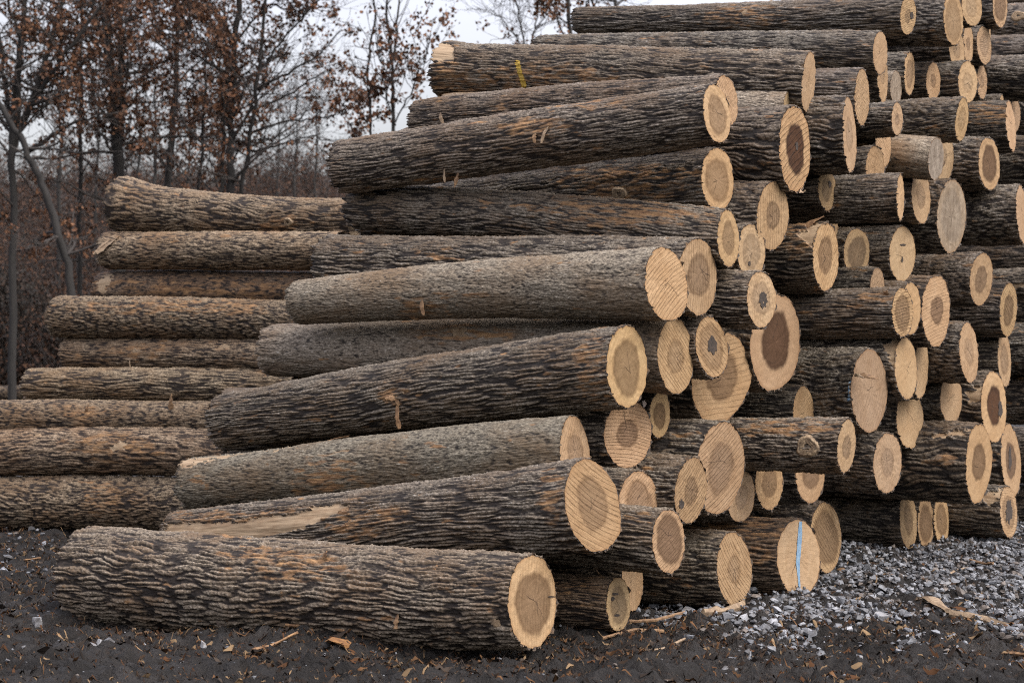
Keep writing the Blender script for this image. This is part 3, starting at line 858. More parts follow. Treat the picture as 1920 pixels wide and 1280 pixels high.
    e_in = cen + oin - a * ((oin @ n) / off)[:, None]
    co += [e_out, e_in]
    ring = grid_faces(2, nth, nb)
    H_.append(np.concatenate([np.full(nth, .35), np.full(nth, .2)]))
    U_.append(np.stack([np.concatenate([np.full(nth, .1), np.full(nth, .13)]), np.tile(th * rr, 2), np.full(2 * nth, idx * 1.37)], 1))
    S_.append(np.concatenate([np.full(nth, .25), np.full(nth, .55)]))
    # far end closed with plain wood
    fc = Q + a * .0
    co += [pos[0] * 1.0, fc[None]]
    b0 = nb + 2 * nth
    tri = np.stack([b0 + np.arange(nth - 1), np.full(nth - 1, b0 + nth), b0 + np.arange(1, nth)], 1)
    H_.append(np.full(nth + 1, .6))
    U_.append(np.tile([[0.0, 0.0, idx * 1.0]], (nth + 1, 1)))
    S_.append(np.full(nth + 1, 1.0))
    bt = np.tile(np.array([[tint[0], tint[1], tint[2], wet]]) * np.append(lr.uniform(.88, 1.12) * lr.uniform(.985, 1.015, 3), 1), (nb + 3 * nth + 1, 1))
    bq = faces[~bf]
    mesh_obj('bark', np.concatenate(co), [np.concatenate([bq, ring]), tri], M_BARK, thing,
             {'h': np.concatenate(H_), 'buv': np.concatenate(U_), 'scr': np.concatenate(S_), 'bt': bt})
    for pi_ in range(1, len(BAREW.get(key, [])) + 1):
        fs = faces[bf & (fb == pi_)]
        if not len(fs): continue
        ids, inv = np.unique(fs, return_inverse=True)
        mesh_obj('bare_wood', co[0][ids], inv.reshape(-1, 4), M_BARE, thing, {'buv': U_[0][ids]})
    if key[0] == 'Q': return
    # sawn face: polar mesh; heartwood is a mesh of its own
    na = max(48, min(128, int(h * 1.1)))
    ang = np.linspace(0, 2 * math.pi, na, endpoint=False)
    rwf = np.interp(ang, th, rw) + .0015
    dirs = np.cos(ang)[:, None] * w1 + np.sin(ang)[:, None] * w2
    fx = rv * 1.0
    fx = fx - (fx @ n) * n
    fx /= np.linalg.norm(fx)
    fy = np.cross(n, fx)
    if fy[2] < 0: fy = -fy
    ecc = lr.uniform(-.07, .07, 2)
    hs = lr.uniform(0, 6.28, 3)
    hbd = hr * (1 + .05 * np.sin(2 * ang + hs[0]) + .035 * np.sin(3 * ang + hs[1]) + .02 * np.sin(7 * ang + hs[2]) + ecc[0] * np.cos(ang) + ecc[1] * np.sin(ang)) if hr > 0 else None

    def polar(rhos, is_heart):
        """rhos (nr, na) fractions of the wood radius"""
        nr = len(rhos)
        o = rhos[..., None] * (rwf[:, None] * dirs)[None]
        pts = cen + o - a * ((o @ n) / off)[..., None] + n * .0012
        d = pts - cen
        u = np.stack([(d @ fx) / rr, (d @ fy) / rr, np.full(rhos.shape, idx * .731 + .17)], -1)
        pts = pts + n * (.0012 * sample(SPOT[2], u[..., 0] * .4 + o1, u[..., 1] * .4))[..., None]
        i = np.arange(nr - 1)[:, None]
        j = np.arange(na)[None]
        q = np.stack([i * na + j, i * na + (j + 1) % na, (i + 1) * na + (j + 1) % na, (i + 1) * na + j], -1).reshape(-1, 4)
        N = nr * na
        return pts.reshape(-1, 3), q, {'fuv': u.reshape(-1, 3), 'rho': rhos.ravel(), 'hrel': (rhos / np.maximum(hbd, .01)[None]).ravel() if hr > 0 else np.full(N, 9.0),
                                       'fp': np.tile([[tone, grey, (sang % 360) / 360.0, saw]], (N, 1))}
    inner = 0.0 if hr <= 0 else hbd
    k = np.linspace(0, 1, 9)[:, None]
    rh = (inner + (1 - inner) * k) * np.ones(na)[None]
    rh[0] = np.maximum(rh[0], .004)
    if hr <= 0: rh = np.maximum(np.linspace(.004, 1, 12)[:, None] * np.ones(na)[None], 0)
    p_, q_, at_ = polar(rh, 0)
    cf = mesh_obj('cut_face', p_, q_, M_WOOD, thing, at_)
    if hr > 0:
        p_, q_, at_ = polar(np.linspace(.004, 1, 9)[:, None] * hbd[None], 1)
        mesh_obj('heartwood', p_, q_, M_WOOD, cf, at_)
    SURF[key + '_face'] = (cen, n, cf)


for _i, _r in enumerate(LOGS):
    build_log(_i, _r)


# ------------------------------------------------------------------ marks, knots and torn bark on the logs
def surf_point(key, x, y):
    """the point of a log's bark seen at survey pixel x, y, with its outward direction"""
    pos, qx, qy, od, facing, a, n, P, rr = SURF[key]
    d = (qx - x) ** 2 + (qy - y) ** 2 + np.where(facing, 0, 1e6)
    i = np.unravel_index(np.argmin(d), d.shape)
    return pos[i], od[i], a


def ribbon(name, pts, widths, thick, mat, parent, side=None, seed=0, twist=.6):
    """thin torn strip along a polyline: ragged edges, real thickness, a twist"""
    r = np.random.default_rng(seed)
    pts = np.array(pts, float)
    m = 9
    t = np.linspace(0, len(pts) - 1, m)
    P = np.stack([np.interp(t, np.arange(len(pts)), pts[:, k]) for k in range(3)], 1)
    Wd = np.interp(t, np.linspace(0, len(pts) - 1, len(widths)), widths) * r.uniform(.7, 1.25, m)
    T = np.gradient(P, axis=0)
    T /= np.linalg.norm(T, axis=1)[:, None] + 1e-9
    s = np.array(side if side is not None else (0, -1, .3), float)
    B = np.cross(T, s)
    B /= np.linalg.norm(B, axis=1)[:, None] + 1e-9
    N = np.cross(B, T)
    an = np.linspace(-twist, twist, m) * r.uniform(.4, 1.2)
    B2 = B * np.cos(an)[:, None] + N * np.sin(an)[:, None]
    N2 = np.cross(B2, T)
    co, prof = [], [(-1, 0), (-.4, .8), (.5, 1), (1, .1), (.4, -.8), (-.5, -.9)]
    for i in range(m):
        for (u, w) in prof:
            co.append(P[i] + B2[i] * u * Wd[i] / 2 * r.uniform(.8, 1.15) + N2[i] * w * thick * r.uniform(.6, 1.3))
    k = len(prof)
    q = [[i * k + j, i * k + (j + 1) % k, (i + 1) * k + (j + 1) % k, (i + 1) * k + j] for i in range(m - 1) for j in range(k)]
    caps = [[0, 1, 2, 3], [0, 3, 4, 5], [(m - 1) * k + x for x in (3, 2, 1, 0)], [(m - 1) * k + x for x in (5, 4, 3, 0)]]
    return mesh_obj(name, co, np.array(q + caps), mat, parent, smooth=False)


def strip_on(key, x0, y0, x1, y1, width, lift, mat, name='bark_strip', sag=.0, seed=0):
    """torn strip rooted on the bark at one pixel and reaching towards another, standing off the log by lift metres"""
    p, o, a = surf_point(key, x0, y0)
    z = p[1]
    d = np.array([(x1 - x0) / FOC * z, 0, -(y1 - y0) / FOC * z])
    root = p - o * .008
    mid = p + d * .5 + o * lift * .45
    end = p + d + o * lift * .5 + np.array([0, 0, -sag])
    return ribbon(name, [root, mid, end], [width, width * 1.1, width * .5], .004, mat, THING[key], o, seed)


M_TORN = plain_material("torn_bark", (.075, .034, .014), (.26, .15, .068), 30, .8, .5)
STRIPS = [('G', 1000, 232, 1040, 226, .06, .03, 1), ('G', 985, 236, 1032, 244, .05, .035, 0), ('G', 1024, 236, 1016, 270, .025, .04, 2), ('G', 1000, 248, 1004, 268, .03, .03, 0),
          ('G', 962, 242, 990, 236, .03, .03, 0), ('G', 832, 318, 836, 340, .02, .03, 2), ('G', 858, 325, 852, 348, .018, .03, 0),
          ('M', 735, 733, 748, 760, .04, .03, 0), ('M', 742, 760, 752, 802, .035, .05, 1), ('M', 748, 738, 760, 730, .03, .02, 2), ('M', 738, 745, 722, 748, .03, .02, 0),
          ('P', 916, 1160, 938, 1173, .045, .02, 2), ('P', 742, 1152, 742, 1178, .032, .03, 0), ('P', 604, 1046, 612, 1032, .04, .03, 1), ('P', 600, 1050, 628, 1046, .04, .02, 1),
          ('P', 540, 1072, 550, 1088, .05, .025, 0), ('P', 520, 1076, 546, 1078, .05, .02, 1), ('P', 596, 1090, 612, 1100, .05, .02, 1), ('P', 815, 1060, 822, 1072, .03, .02, 1),
          ('F', 822, 212, 832, 232, .03, .03, 2), ('F', 1080, 182, 1092, 190, .04, .01, 2), ('A', 1392, 30, 1448, 2, .05, .03, 2), ('A', 1362, 22, 1372, 40, .05, .02, 0),
          ('Q7', 318, 768, 321, 738, .035, .02, 0), ('Q7', 158, 775, 166, 758, .03, .02, 1), ('Q2', 222, 440, 180, 474, .10, .02, 2), ('Q2', 205, 446, 176, 478, .03, .03, 2),
          ('Q5', 242, 668, 246, 690, .015, .02, 2), ('Q5', 250, 662, 262, 652, .05, .02, 2), ('R52', 1660, 705, 1708, 716, .03, .05, 0), ('R52', 1662, 720, 1684, 730, .02, .05, 2),
          ('K', 752, 562, 800, 556, .03, .02, 0), ('K', 756, 572, 780, 570, .05, .015, 2), ('K', 770, 584, 812, 578, .05, .02, 0), ('K', 760, 594, 786, 596, .04, .02, 1), ('K', 798, 570, 832, 572, .04, .02, 2), ('K', 806, 590, 838, 588, .04, .015, 0), ('K', 788, 562, 796, 590, .03, .03, 0), ('R75', 1122, 1072, 1112, 1046, .05, .05, 0), ('R75', 1110, 1072, 1132, 1086, .035, .05, 0), ('O', 640, 958, 700, 940, .03, .02, 0), ('O', 560, 962, 610, 955, .03, .02, 0),
          ('O', 400, 968, 460, 962, .03, .02, 0), ('O', 690, 960, 720, 948, .04, .02, 0), ('O', 645, 985, 690, 975, .04, .02, 0), ('N', 530, 895, 560, 905, .012, .02, 2),
          ('N', 600, 826, 655, 818, .04, .015, 0), ('I', 905, 385, 920, 378, .03, .015, 0), ('R40', 1660, 552, 1664, 545, .04, .02, 1), ('L', 860, 620, 905, 612, .05, .015, 1),
          ('L', 925, 615, 965, 622, .03, .02, 0), ('R21', 1520, 322, 1530, 314, .05, .04, 2), ('R33', 1500, 425, 1545, 405, .05, .02, 1)]
for _i, (k_, x0, y0, x1, y1, w_, lf_, mt_) in enumerate(STRIPS):
    strip_on(k_, x0, y0, x1, y1, w_, lf_, (M_SPLINT, M_TORN, M_SPLPALE)[mt_], seed=300 + _i)


def knot_on(key, x, y, w, h, hole, mat=None, name='knot', rings=3):
    """raised collar of wood round a branch stub, with a rotten hollow in it"""
    p, o, a = surf_point(key, x, y)
    z = p[1]
    t1 = a - (a @ o) * o
    t1 /= np.linalg.norm(t1)
    t2 = np.cross(o, t1)
    rx, ry = w / 2 * z / FOC / .86, h / 2 * z / FOC
    r = np.random.default_rng(int(x))
    na = 40
    prof = [(1.25, -.010), (1.05, .006), (.9, .012), (.78, .004), (.66, .012), (.52, .006), (.4, .010), (hole, .003)]
    an = np.linspace(0, 2 * math.pi, na, endpoint=False)
    wob = 1 + .07 * np.sin(3 * an + r.uniform(0, 6)) + .05 * np.sin(5 * an + r.uniform(0, 6))
    co = []
    for (q, e) in prof:
        for k in range(na):
            j = r.uniform(-.0025, .0025)
            co.append(p + t1 * rx * q * wob[k] * math.cos(an[k]) + t2 * ry * q * wob[k] * math.sin(an[k]) + o * (e + j))
    f = [[i * na + k, i * na + (k + 1) % na, (i + 1) * na + (k + 1) % na, (i + 1) * na + k] for i in range(len(prof) - 1) for k in range(na)]
    kn = mesh_obj(name, co, np.array(f), mat or M_KNOT, THING[key])
    co = []
    for (q, e) in [(hole * 1.02, .0035), (hole * .8, -.012), (hole * .35, -.03), (.01, -.032)]:
        for k in range(na):
            co.append(p + t1 * rx * q * wob[k] * math.cos(an[k]) + t2 * ry * q * wob[k] * math.sin(an[k]) + o * e)
    f = [[i * na + k, i * na + (k + 1) % na, (i + 1) * na + (k + 1) % na, (i + 1) * na + k] for i in range(3) for k in range(na)]
    mesh_obj('hollow', co, np.array(f), M_HOLE, kn)


knot_on('R60', 1513, 837, 36, 34, .30)
knot_on('H', 1160, 364, 26, 22, .35)
knot_on('Q1', 540, 416, 16, 14, .4)
knot_on('X1', 1908, 30, 22, 16, .2, M_BARE)


def paint_band(key, line, width, mat, name):
    """paint on the raised ridges of the bark: copies of the bark's own faces, 2 mm proud"""
    pos, qx, qy, od, facing, a, n, P, rr = SURF[key]
    f = grid_faces(*qx.shape)
    cx, cy = qx.ravel()[f].mean(1), qy.ravel()[f].mean(1)
    best = np.full(len(f), 1e9)
    for (x0, y0), (x1, y1) in zip(line[:-1], line[1:]):
        t = np.clip(((cx - x0) * (x1 - x0) + (cy - y0) * (y1 - y0)) / ((x1 - x0) ** 2 + (y1 - y0) ** 2), 0, 1)
        best = np.minimum(best, np.hypot(cx - x0 - t * (x1 - x0), cy - y0 - t * (y1 - y0)))
    dep = np.einsum('ij,ij->i', pos.reshape(-1, 3) - P, od.reshape(-1, 3))
    lift = dep[f].mean(1)
    sel = (best < width / 2) & facing.ravel()[f].all(1)
    sel &= lift > np.percentile(lift[sel], 6)
    g = f[sel]
    ids, inv = np.unique(g, return_inverse=True)
    mesh_obj(name, pos.reshape(-1, 3)[ids] + od.reshape(-1, 3)[ids] * .002, inv.reshape(-1, 4), mat, THING[key])


paint_band('C', [(969, 116), (973, 135), (979, 155), (985, 174)], 9, M_YELLOW, 'paint_stripe')
paint_band('R52', [(1594, 715), (1592, 735), (1590, 750)], 5, M_BLUE, 'paint_mark')

# chalk line down a sawn face
_c, _n, _cf = SURF['R73_face']
_pts = []
for (x, y, w_) in [(1500, 977, 5), (1499, 1000, 8), (1497, 1030, 8), (1495, 1055, 7), (1497, 1085, 4), (1499, 1112, 3)]:
    for s_ in (-1, 1):
        d_ = ray(x + s_ * w_ / 2, y)
        e_ = np.array([0, 0, EYE])
        _pts.append(e_ + d_ * (((_c - e_) @ _n) / (d_ @ _n)) + _n * .0045)
mesh_obj('chalk_line', _pts, np.array([[2 * i, 2 * i + 1, 2 * i + 3, 2 * i + 2] for i in range(5)]), M_BLUE, _cf)


def face_hollow(key, x, y, w, h, seed, mat=None, name='hollow'):
    """rotten or broken place in a sawn face: a ragged shallow pit"""
    c, n, cf = SURF[key + '_face']
    r = np.random.default_rng(seed)
    e_ = np.array([0, 0, EYE])
    na = 22
    an = np.linspace(0, 2 * math.pi, na, endpoint=False)
    wob = r.uniform(.7, 1.2, na)
    co = []
    for q, dz in ((1.0, .004), (.82, .0045), (.6, .0035), (.02, .003)):
        for k in range(na):
            d_ = ray(x + w / 2 * q * wob[k] * math.cos(an[k]), y + h / 2 * q * wob[k] * math.sin(an[k]))
            co.append(e_ + d_ * (((c - e_) @ n) / (d_ @ n)) + n * dz)
    f = [[i * na + k, i * na + (k + 1) % na, (i + 1) * na + (k + 1) % na, (i + 1) * na + k] for i in range(3) for k in range(na)]
    mesh_obj(name, co, np.array(f), mat or M_HOLE, cf)


face_hollow('R35', 1430, 561, 15, 34, 1)
face_hollow('R50', 1335, 648, 19, 34, 2)
face_hollow('A', 1709, 30, 7, 14, 3)
face_hollow('R64', 1277, 945, 9, 18, 4)
face_hollow('R57', 1875, 768, 8, 34, 5)
face_hollow('R21', 1493, 274, 6, 16, 6)
face_hollow('R58', 1893, 860, 6, 44, 7)
face_hollow('R34', 1404, 494, 5, 9, 8)
face_hollow('R30', 1555, 345, 6, 12, 9)
face_hollow('R77', 1153, 1113, 12, 5, 10)
face_hollow('R77', 1156, 1153, 12, 5, 11)
face_hollow('R77', 1148, 1122, 7, 9, 12)
face_hollow('R72', 1891, 958, 12, 46, 13)
face_hollow('R37', 1692, 459, 12, 4, 14)
face_hollow('R37', 1691, 487, 3, 12, 15)
face_hollow('P', 1034, 1118, 16, 3, 16)
face_hollow('M', 1207, 757, 8, 14, 17)


# ------------------------------------------------------------------ ground
GN = [fft_noise(256, 256, 22, 22, 201, 1.2), fft_noise(256, 256, 60, 60, 202, 2.0)]
HILL0, HILL1, HILLH = 56.0, 104.0, 8.6


def hill_z(x, y):
    return HILLH * smooth(HILL0, HILL1, y) + .35 * sample(GN[1], x / 60, y / 60) * smooth(HILL0, HILL0 + 8, y)


def mud_z(x, y):
    near = np.exp(-np.maximum(0, y - 20) / 6.0)
    return (.016 * sample(GN[0], x / 4.0, y / 4.0) + .014 * sample(GN[0], x / 1.3, y / 1.1) + .009 * sample(GN[0], x / .55, y / .6) + .022 * sample(GN[1], x / 7.0, y / 7.0)) * near - .018


def ground_material():
    m, nt, bs = new_mat("wet_mud")
    b = NB(nt)
    tc = nt.nodes.new("ShaderNodeTexCoord")
    v = tc.outputs['Object']
    n1 = b.noise(v, 1.3, 5, .6)
    n2 = b.noise(v, 26.0, 6, .7)
    n3 = b.noise(v, 90.0, 3, .7)
    st = b.noise(b.vmath('MULTIPLY', v, (9.0, 38.0, 9.0)), 1.0, 4, .6)
    col = b.mix(b.ramp(n2, .3, .72), rgb(.006, .005, .004), rgb(.030, .025, .021))
    col = b.mix(b.ramp(b.noise(v, 4.5, 4, .6), .45, .65), col, rgb(.042, .036, .031))
    col = b.mix(b.ramp(n1, .4, .66), col, rgb(.012, .010, .0085))
    col = b.mix(b.ramp(st, .60, .72, 0, .55), col, rgb(.055, .028, .014))
    col = b.mix(b.ramp(n3, .66, .74, 0, .7), col, rgb(.10, .095, .09))
    nt.links.new(col, bs.inputs['Base Color'])
    nt.links.new(b.ramp(n1, .35, .65, .55, .95), bs.inputs['Roughness'])
    bs.inputs['Specular IOR Level'].default_value = .3
    hb = b.math('ADD', b.math('ADD', b.math('MULTIPLY', n2, 1.0), b.math('MULTIPLY', n3, .5)), b.math('MULTIPLY', b.noise(v, 9.0, 4, .6), 1.6))
    nt.links.new(b.bump(hb, 1.0, .06), bs.inputs['Normal'])
    return m


def axis_samples(breaks):
    out = [breaks[0][0]]
    for (lo, hi, st) in breaks:
        out += list(np.linspace(lo, hi, max(2, int(round((hi - lo) / st)) + 1))[1:])
    return np.array(out)


M_MUD = ground_material()
gx = axis_samples([(-900, -60, 120), (-60, -8, 4), (-8, -3.6, .3), (-3.6, 5.6, .035), (5.6, 10, .3), (10, 60, 4), (60, 900, 120)])
gy = axis_samples([(-60, 4, 8), (4, 9.2, .4), (9.2, 17.5, .035), (17.5, 26, .25), (26, 60, 3), (60, 400, 40), (400, 3000, 300)])
GX, GY = np.meshgrid(gx, gy, indexing='ij')
mesh_obj('ground', np.stack([GX, GY, mud_z(GX, GY)], -1).reshape(-1, 3), grid_faces(len(gx), len(gy))[:, ::-1], M_MUD)['kind'] = 'structure'

M_HILL = plain_material("leaf_litter", (.012, .009, .0065), (.038, .024, .016), 3.0, .95, .8)
hx = np.linspace(-90, 130, 140)
hy = np.concatenate([np.linspace(HILL0 - 2, HILL1, 60), np.linspace(HILL1 + 6, 400, 14)])
HX, HY = np.meshgrid(hx, hy, indexing='ij')
HZ = hill_z(HX, HY) - .12 * (1 - smooth(HILL0 - 2, HILL0 + 2, HY))
mesh_obj('hillside', np.stack([HX, HY, HZ], -1).reshape(-1, 3), grid_faces(len(hx), len(hy))[:, ::-1], M_HILL)['kind'] = 'structure'


def stone_material():
    m, nt, bs = new_mat("gravel_stone")
    b = NB(nt)
    tc = nt.nodes.new("ShaderNodeTexCoord")
    c = b.attr('sc', 'Color')
    n = b.noise(tc.outputs['Object'], 70.0, 5, .65)
    n2 = b.noise(tc.outputs['Object'], 18.0, 3, .6)
    col = b.mix(1.0, c, b.mix(b.ramp(n, .3, .7), rgb(.62, .62, .64), rgb(1.15, 1.15, 1.15)), 'MULTIPLY')
    col = b.mix(b.ramp(n2, .48, .68, 0, .75), col, rgb(.045, .036, .028))
    nt.links.new(col, bs.inputs['Base Color'])
    bs.inputs['Roughness'].default_value = .62
    nt.links.new(b.bump(n, .5, .006), bs.inputs['Normal'])
    return m


M_STONE = stone_material()
_ph = (1 + 5 ** .5) / 2
ICO_V = np.array([(-1, _ph, 0), (1, _ph, 0), (-1, -_ph, 0), (1, -_ph, 0), (0, -1, _ph), (0, 1, _ph), (0, -1, -_ph), (0, 1, -_ph), (_ph, 0, -1), (_ph, 0, 1), (-_ph, 0, -1), (-_ph, 0, 1)]) / math.sqrt(1 + _ph ** 2)
ICO_F = np.array([(0, 11, 5), (0, 5, 1), (0, 1, 7), (0, 7, 10), (0, 10, 11), (1, 5, 9), (5, 11, 4), (11, 10, 2), (10, 7, 6), (7, 1, 8), (3, 9, 4), (3, 4, 2), (3, 2, 6), (3, 6, 8), (3, 8, 9), (4, 9, 5), (2, 4, 11), (6, 2, 10), (8, 6, 7), (9, 8, 1)])


def stones(pos, size, seed, flat=(.45, .8)):
    r = np.random.default_rng(seed)
    n = len(pos)
    v = ICO_V[None] * r.uniform(.55, 1.15, (n, 12, 1)) + r.normal(0, .12, (n, 12, 3))
    # planar facets: clip against two random planes
    for _ in range(3):
        d = r.normal(0, 1, (n, 3))
        d /= np.linalg.norm(d, axis=1)[:, None]
        lim = r.uniform(.35, .7, (n, 1))
        pr = np.einsum('nij,nj->ni', v, d)
        v = v - np.maximum(pr - lim, 0)[..., None] * d[:, None]
    s = np.stack([r.uniform(.75, 1.3, n), r.uniform(.6, 1.0, n), r.uniform(*flat, n)], 1)
    v = v * s[:, None]
    az = r.uniform(0, 6.283, n)
    tl = r.normal(0, .25, n)
    c, q = np.cos(az), np.sin(az)
    x, y, z = v[..., 0], v[..., 1], v[..., 2]
    z, x = z * np.cos(tl)[:, None] + x * np.sin(tl)[:, None], x * np.cos(tl)[:, None] - z * np.sin(tl)[:, None]
    v = np.stack([x * c[:, None] - y * q[:, None], x * q[:, None] + y * c[:, None], z], -1) * (size / 2)[:, None, None]
    v += pos[:, None]
    f = (ICO_F[None] + (np.arange(n) * 12)[:, None, None]).reshape(-1, 3)
    g = r.choice(4, n, p=[.45, .28, .15, .12])
    base = np.array([(.150, .157, .168), (.080, .083, .089), (.255, .262, .275), (.12, .10, .083)])[g] * r.uniform(.65, 1.2, (n, 1))
    col = np.repeat(np.concatenate([base, np.ones((n, 1))], 1), 12, 0)
    return v.reshape(-1, 3), f, col


def gravel_density(x, y):
    """share of the ground under stones: the gravel apron past the pile, thinning into the mud"""
    px, py = 960 + FOC * x / y, HORIZON + FOC * EYE / y
    edge = np.interp(px, [1100, 1180, 1260, 1340, 1440, 1560, 1700, 1800, 1920, 2100], [1135, 1155, 1172, 1188, 1204, 1194, 1178, 1184, 1200, 1205])
    wob = 16 * sample(GN[0], x / 2.2, y / 2.2) + 14 * sample(GN[1], x / 3.0, y / 3.0)
    d = smooth(16, -26, py + wob - edge) * smooth(1120, 1300, px + wob)
    bare = smooth(.5, 1.5, sample(GN[1], x / 4.3 + .3, y / 2.5 + .1)) * .7
    dirt = smooth(60, 0, np.hypot((px - 1760) / 2.2, (py - 1160) * 1.2)) * .6
    back = smooth(110, 60, np.abs(px - 20)) * smooth(1100, 1060, py) * smooth(975, 1000, py) * .10
    return np.maximum(np.clip(d - bare * .8 - dirt, 0, 1), back) + .03


_n = 150000
_gy = np.random.default_rng(31).uniform(9.4, 18.5, _n)
_gx = np.random.default_rng(32).uniform(-4.6, 6.2, _n)
_keep = np.random.default_rng(33).random(_n) < np.minimum(1, gravel_density(_gx, _gy) * .95)
_inview = np.abs(_gx) < _gy * .29
_gx, _gy = _gx[_keep & _inview], _gy[_keep & _inview]
_sz = np.clip(np.random.default_rng(34).lognormal(math.log(.036), .45, len(_gx)), .012, .085)
_sz *= np.where(gravel_density(_gx, _gy) < .1, .45, 1)
_v, _f, _c = stones(np.stack([_gx, _gy, mud_z(_gx, _gy) + _sz * np.random.default_rng(35).uniform(-.12, .24, len(_gx))], 1), _sz, 36)
tag(mesh_obj('gravel', _v, _f, M_STONE, None, {'sc': _c}, smooth=False), 'grey crushed stone gravel spread along the foot of the log pile', 'gravel', kind='stuff')


# bark litter trodden into the mud
M_LITTER, _nt, _bs = new_mat("bark_litter")
_nt.links.new(NB(_nt).attr('sc', 'Color'), _bs.inputs['Base Color'])
_bs.inputs['Roughness'].default_value = .92
_bs.inputs['Specular IOR Level'].default_value = .12


def chips(n, seed, dens, length, mats_col):
    r = np.random.default_rng(seed)
    y = r.uniform(9.4, 19, n)
    x = r.uniform(-.29, .29, n) * y
    k = r.random(n) < dens(x, y)
    x, y = x[k], y[k]
    n = len(x)
    L = r.lognormal(math.log(length), .55, n)
    Wd = L * r.uniform(.10, .35, n)
    az = np.where(r.random(n) < .6, r.normal(0, .5, n), r.uniform(0, 3.14, n))
    t = np.linspace(-.5, .5, 4)
    co = np.zeros((n, 4, 3, 3))
    for i in range(4):
        for j, e in enumerate((-.5, 0, .5)):
            w = Wd * (1 - (2 * t[i]) ** 2 * .55) * r.uniform(.7, 1.2, n)
            lx = L * t[i] + r.normal(0, .06, n) * L
            ly = w * e + r.normal(0, .03, n) * L
            co[:, i, j, 0] = x + lx * np.cos(az) - ly * np.sin(az)
            co[:, i, j, 1] = y + lx * np.sin(az) + ly * np.cos(az)
            co[:, i, j, 2] = .006 + L * r.uniform(-.02, .05, n) + (j == 1) * Wd * .3
    co[..., 2] += mud_z(co[..., 0], co[..., 1]) + r.uniform(0, .012, n)[:, None, None]
    f = grid_faces(4, 3)
    f = (f[None] + (np.arange(n) * 12)[:, None, None]).reshape(-1, 4)
    c = np.array(mats_col)[r.integers(0, len(mats_col), n)] * r.uniform(.6, 1.25, (n, 1))
    return co.reshape(-1, 3), f, np.repeat(np.concatenate([c, np.ones((n, 1))], 1), 12, 0)


def litter_dens(x, y):
    px, py = 960 + FOC * x / y, HORIZON + FOC * EYE / y
    band = np.exp(-((py - np.interp(px, [0, 300, 700, 1050, 1300, 1600, 1920], [1040, 1190, 1222, 1215, 1190, 1180, 1200])) / 34.0) ** 2)
    left = smooth(330, 150, px) * smooth(1230, 1100, py) * .6
    return np.clip(.26 + .85 * band + left + .25 * smooth(0, 1.5, sample(GN[1], x / 2.0 + .6, y / 2.0)), 0, 1)


_v, _f, _c = chips(60000, 41, litter_dens, .019, [(.055, .026, .012), (.09, .047, .022), (.028, .018, .012), (.15, .10, .055), (.045, .034, .026), (.018, .013, .010), (.016, .012, .010), (.022, .017, .014)])
tag(mesh_obj('bark_litter', _v, _f, M_LITTER, None, {'sc': _c}), 'brown bark scraps and wood shreds trodden into the mud', 'bark litter', kind='stuff')


# single pieces lying on the ground
def ground_stone(x, y, w, label, seed, shade=1.0):
    p = on_ground(x, y)
    s = w * p[1] / FOC
    v, f, c = stones(np.array([[p[0], p[1], s * .22 + mud_z(p[0], p[1])]]), np.array([s * 1.15]), seed, (.6, .9))
    c[:, :3] = np.array((.22, .22, .222)) * shade
    o = mesh_obj('stone', v, f, M_STONE, None, {'sc': c}, loc=tuple(p), smooth=False)
    tag(o, label, 'stone', 'loose stones on the mud')


for i, (x, y, w, sh, lb) in enumerate([
        (176, 1203, 26, 1.0, "pale jagged stone, biggest of a cluster on the mud before the lowest nearest log"),
        (206, 1201, 24, .6, "dull grey round stone beside the pale jagged stone"),
        (187, 1211, 16, 1.0, "small pale stone leaning against the pale jagged stone"),
        (382, 1202, 24, 1.25, "flat whitish stone lying before the middle of the lowest nearest log"),
        (70, 1160, 28, 1.0, "flat pale stone on the mud off the far end of the lowest nearest log"),
        (341, 1228, 14, 1.3, "small white pebble on bare mud near the orange strip"),
        (1358, 1243, 22, .6, "half buried grey stone on the dark mud nearer than the gravel"),
        (1612, 1233, 14, 1.0, "small round tan pebble on the mud just off the gravel"),
        (1665, 1134, 26, 1.1, "pale angular stone standing out in the gravel"),
        (1652, 1170, 28, .9, "broad grey stone with a sloping top at the gravel's near rim"),
        (1770, 1103, 30, .75, "long grey stone half way up the gravel"),
        (1566, 1140, 24, .9, "blunt grey stone in the gravel past the blue marked log"),
        (1875, 1160, 22, 1.0, "rounded pale stone beside the pale stick")]):
    ground_stone(x, y, w, lb, 500 + i, sh)


def ground_piece(name, line, width, mat, label, cat, seed, thick=.01, lift=.02, group='scraps of wood and bark on the ground'):
    pts = [on_ground(x, y) for x, y in line]
    pts = [p + np.array([0, 0, lift + thick * .5 + float(mud_z(p[0], p[1]))]) for p in pts]
    w = width * .55 * pts[0][1] / FOC
    o = ribbon(name, pts, [w * .55, w, w * 1.05, w * .5], thick, mat, None, (0, .2, 1), seed, .25)
    tag(o, label, cat, group)


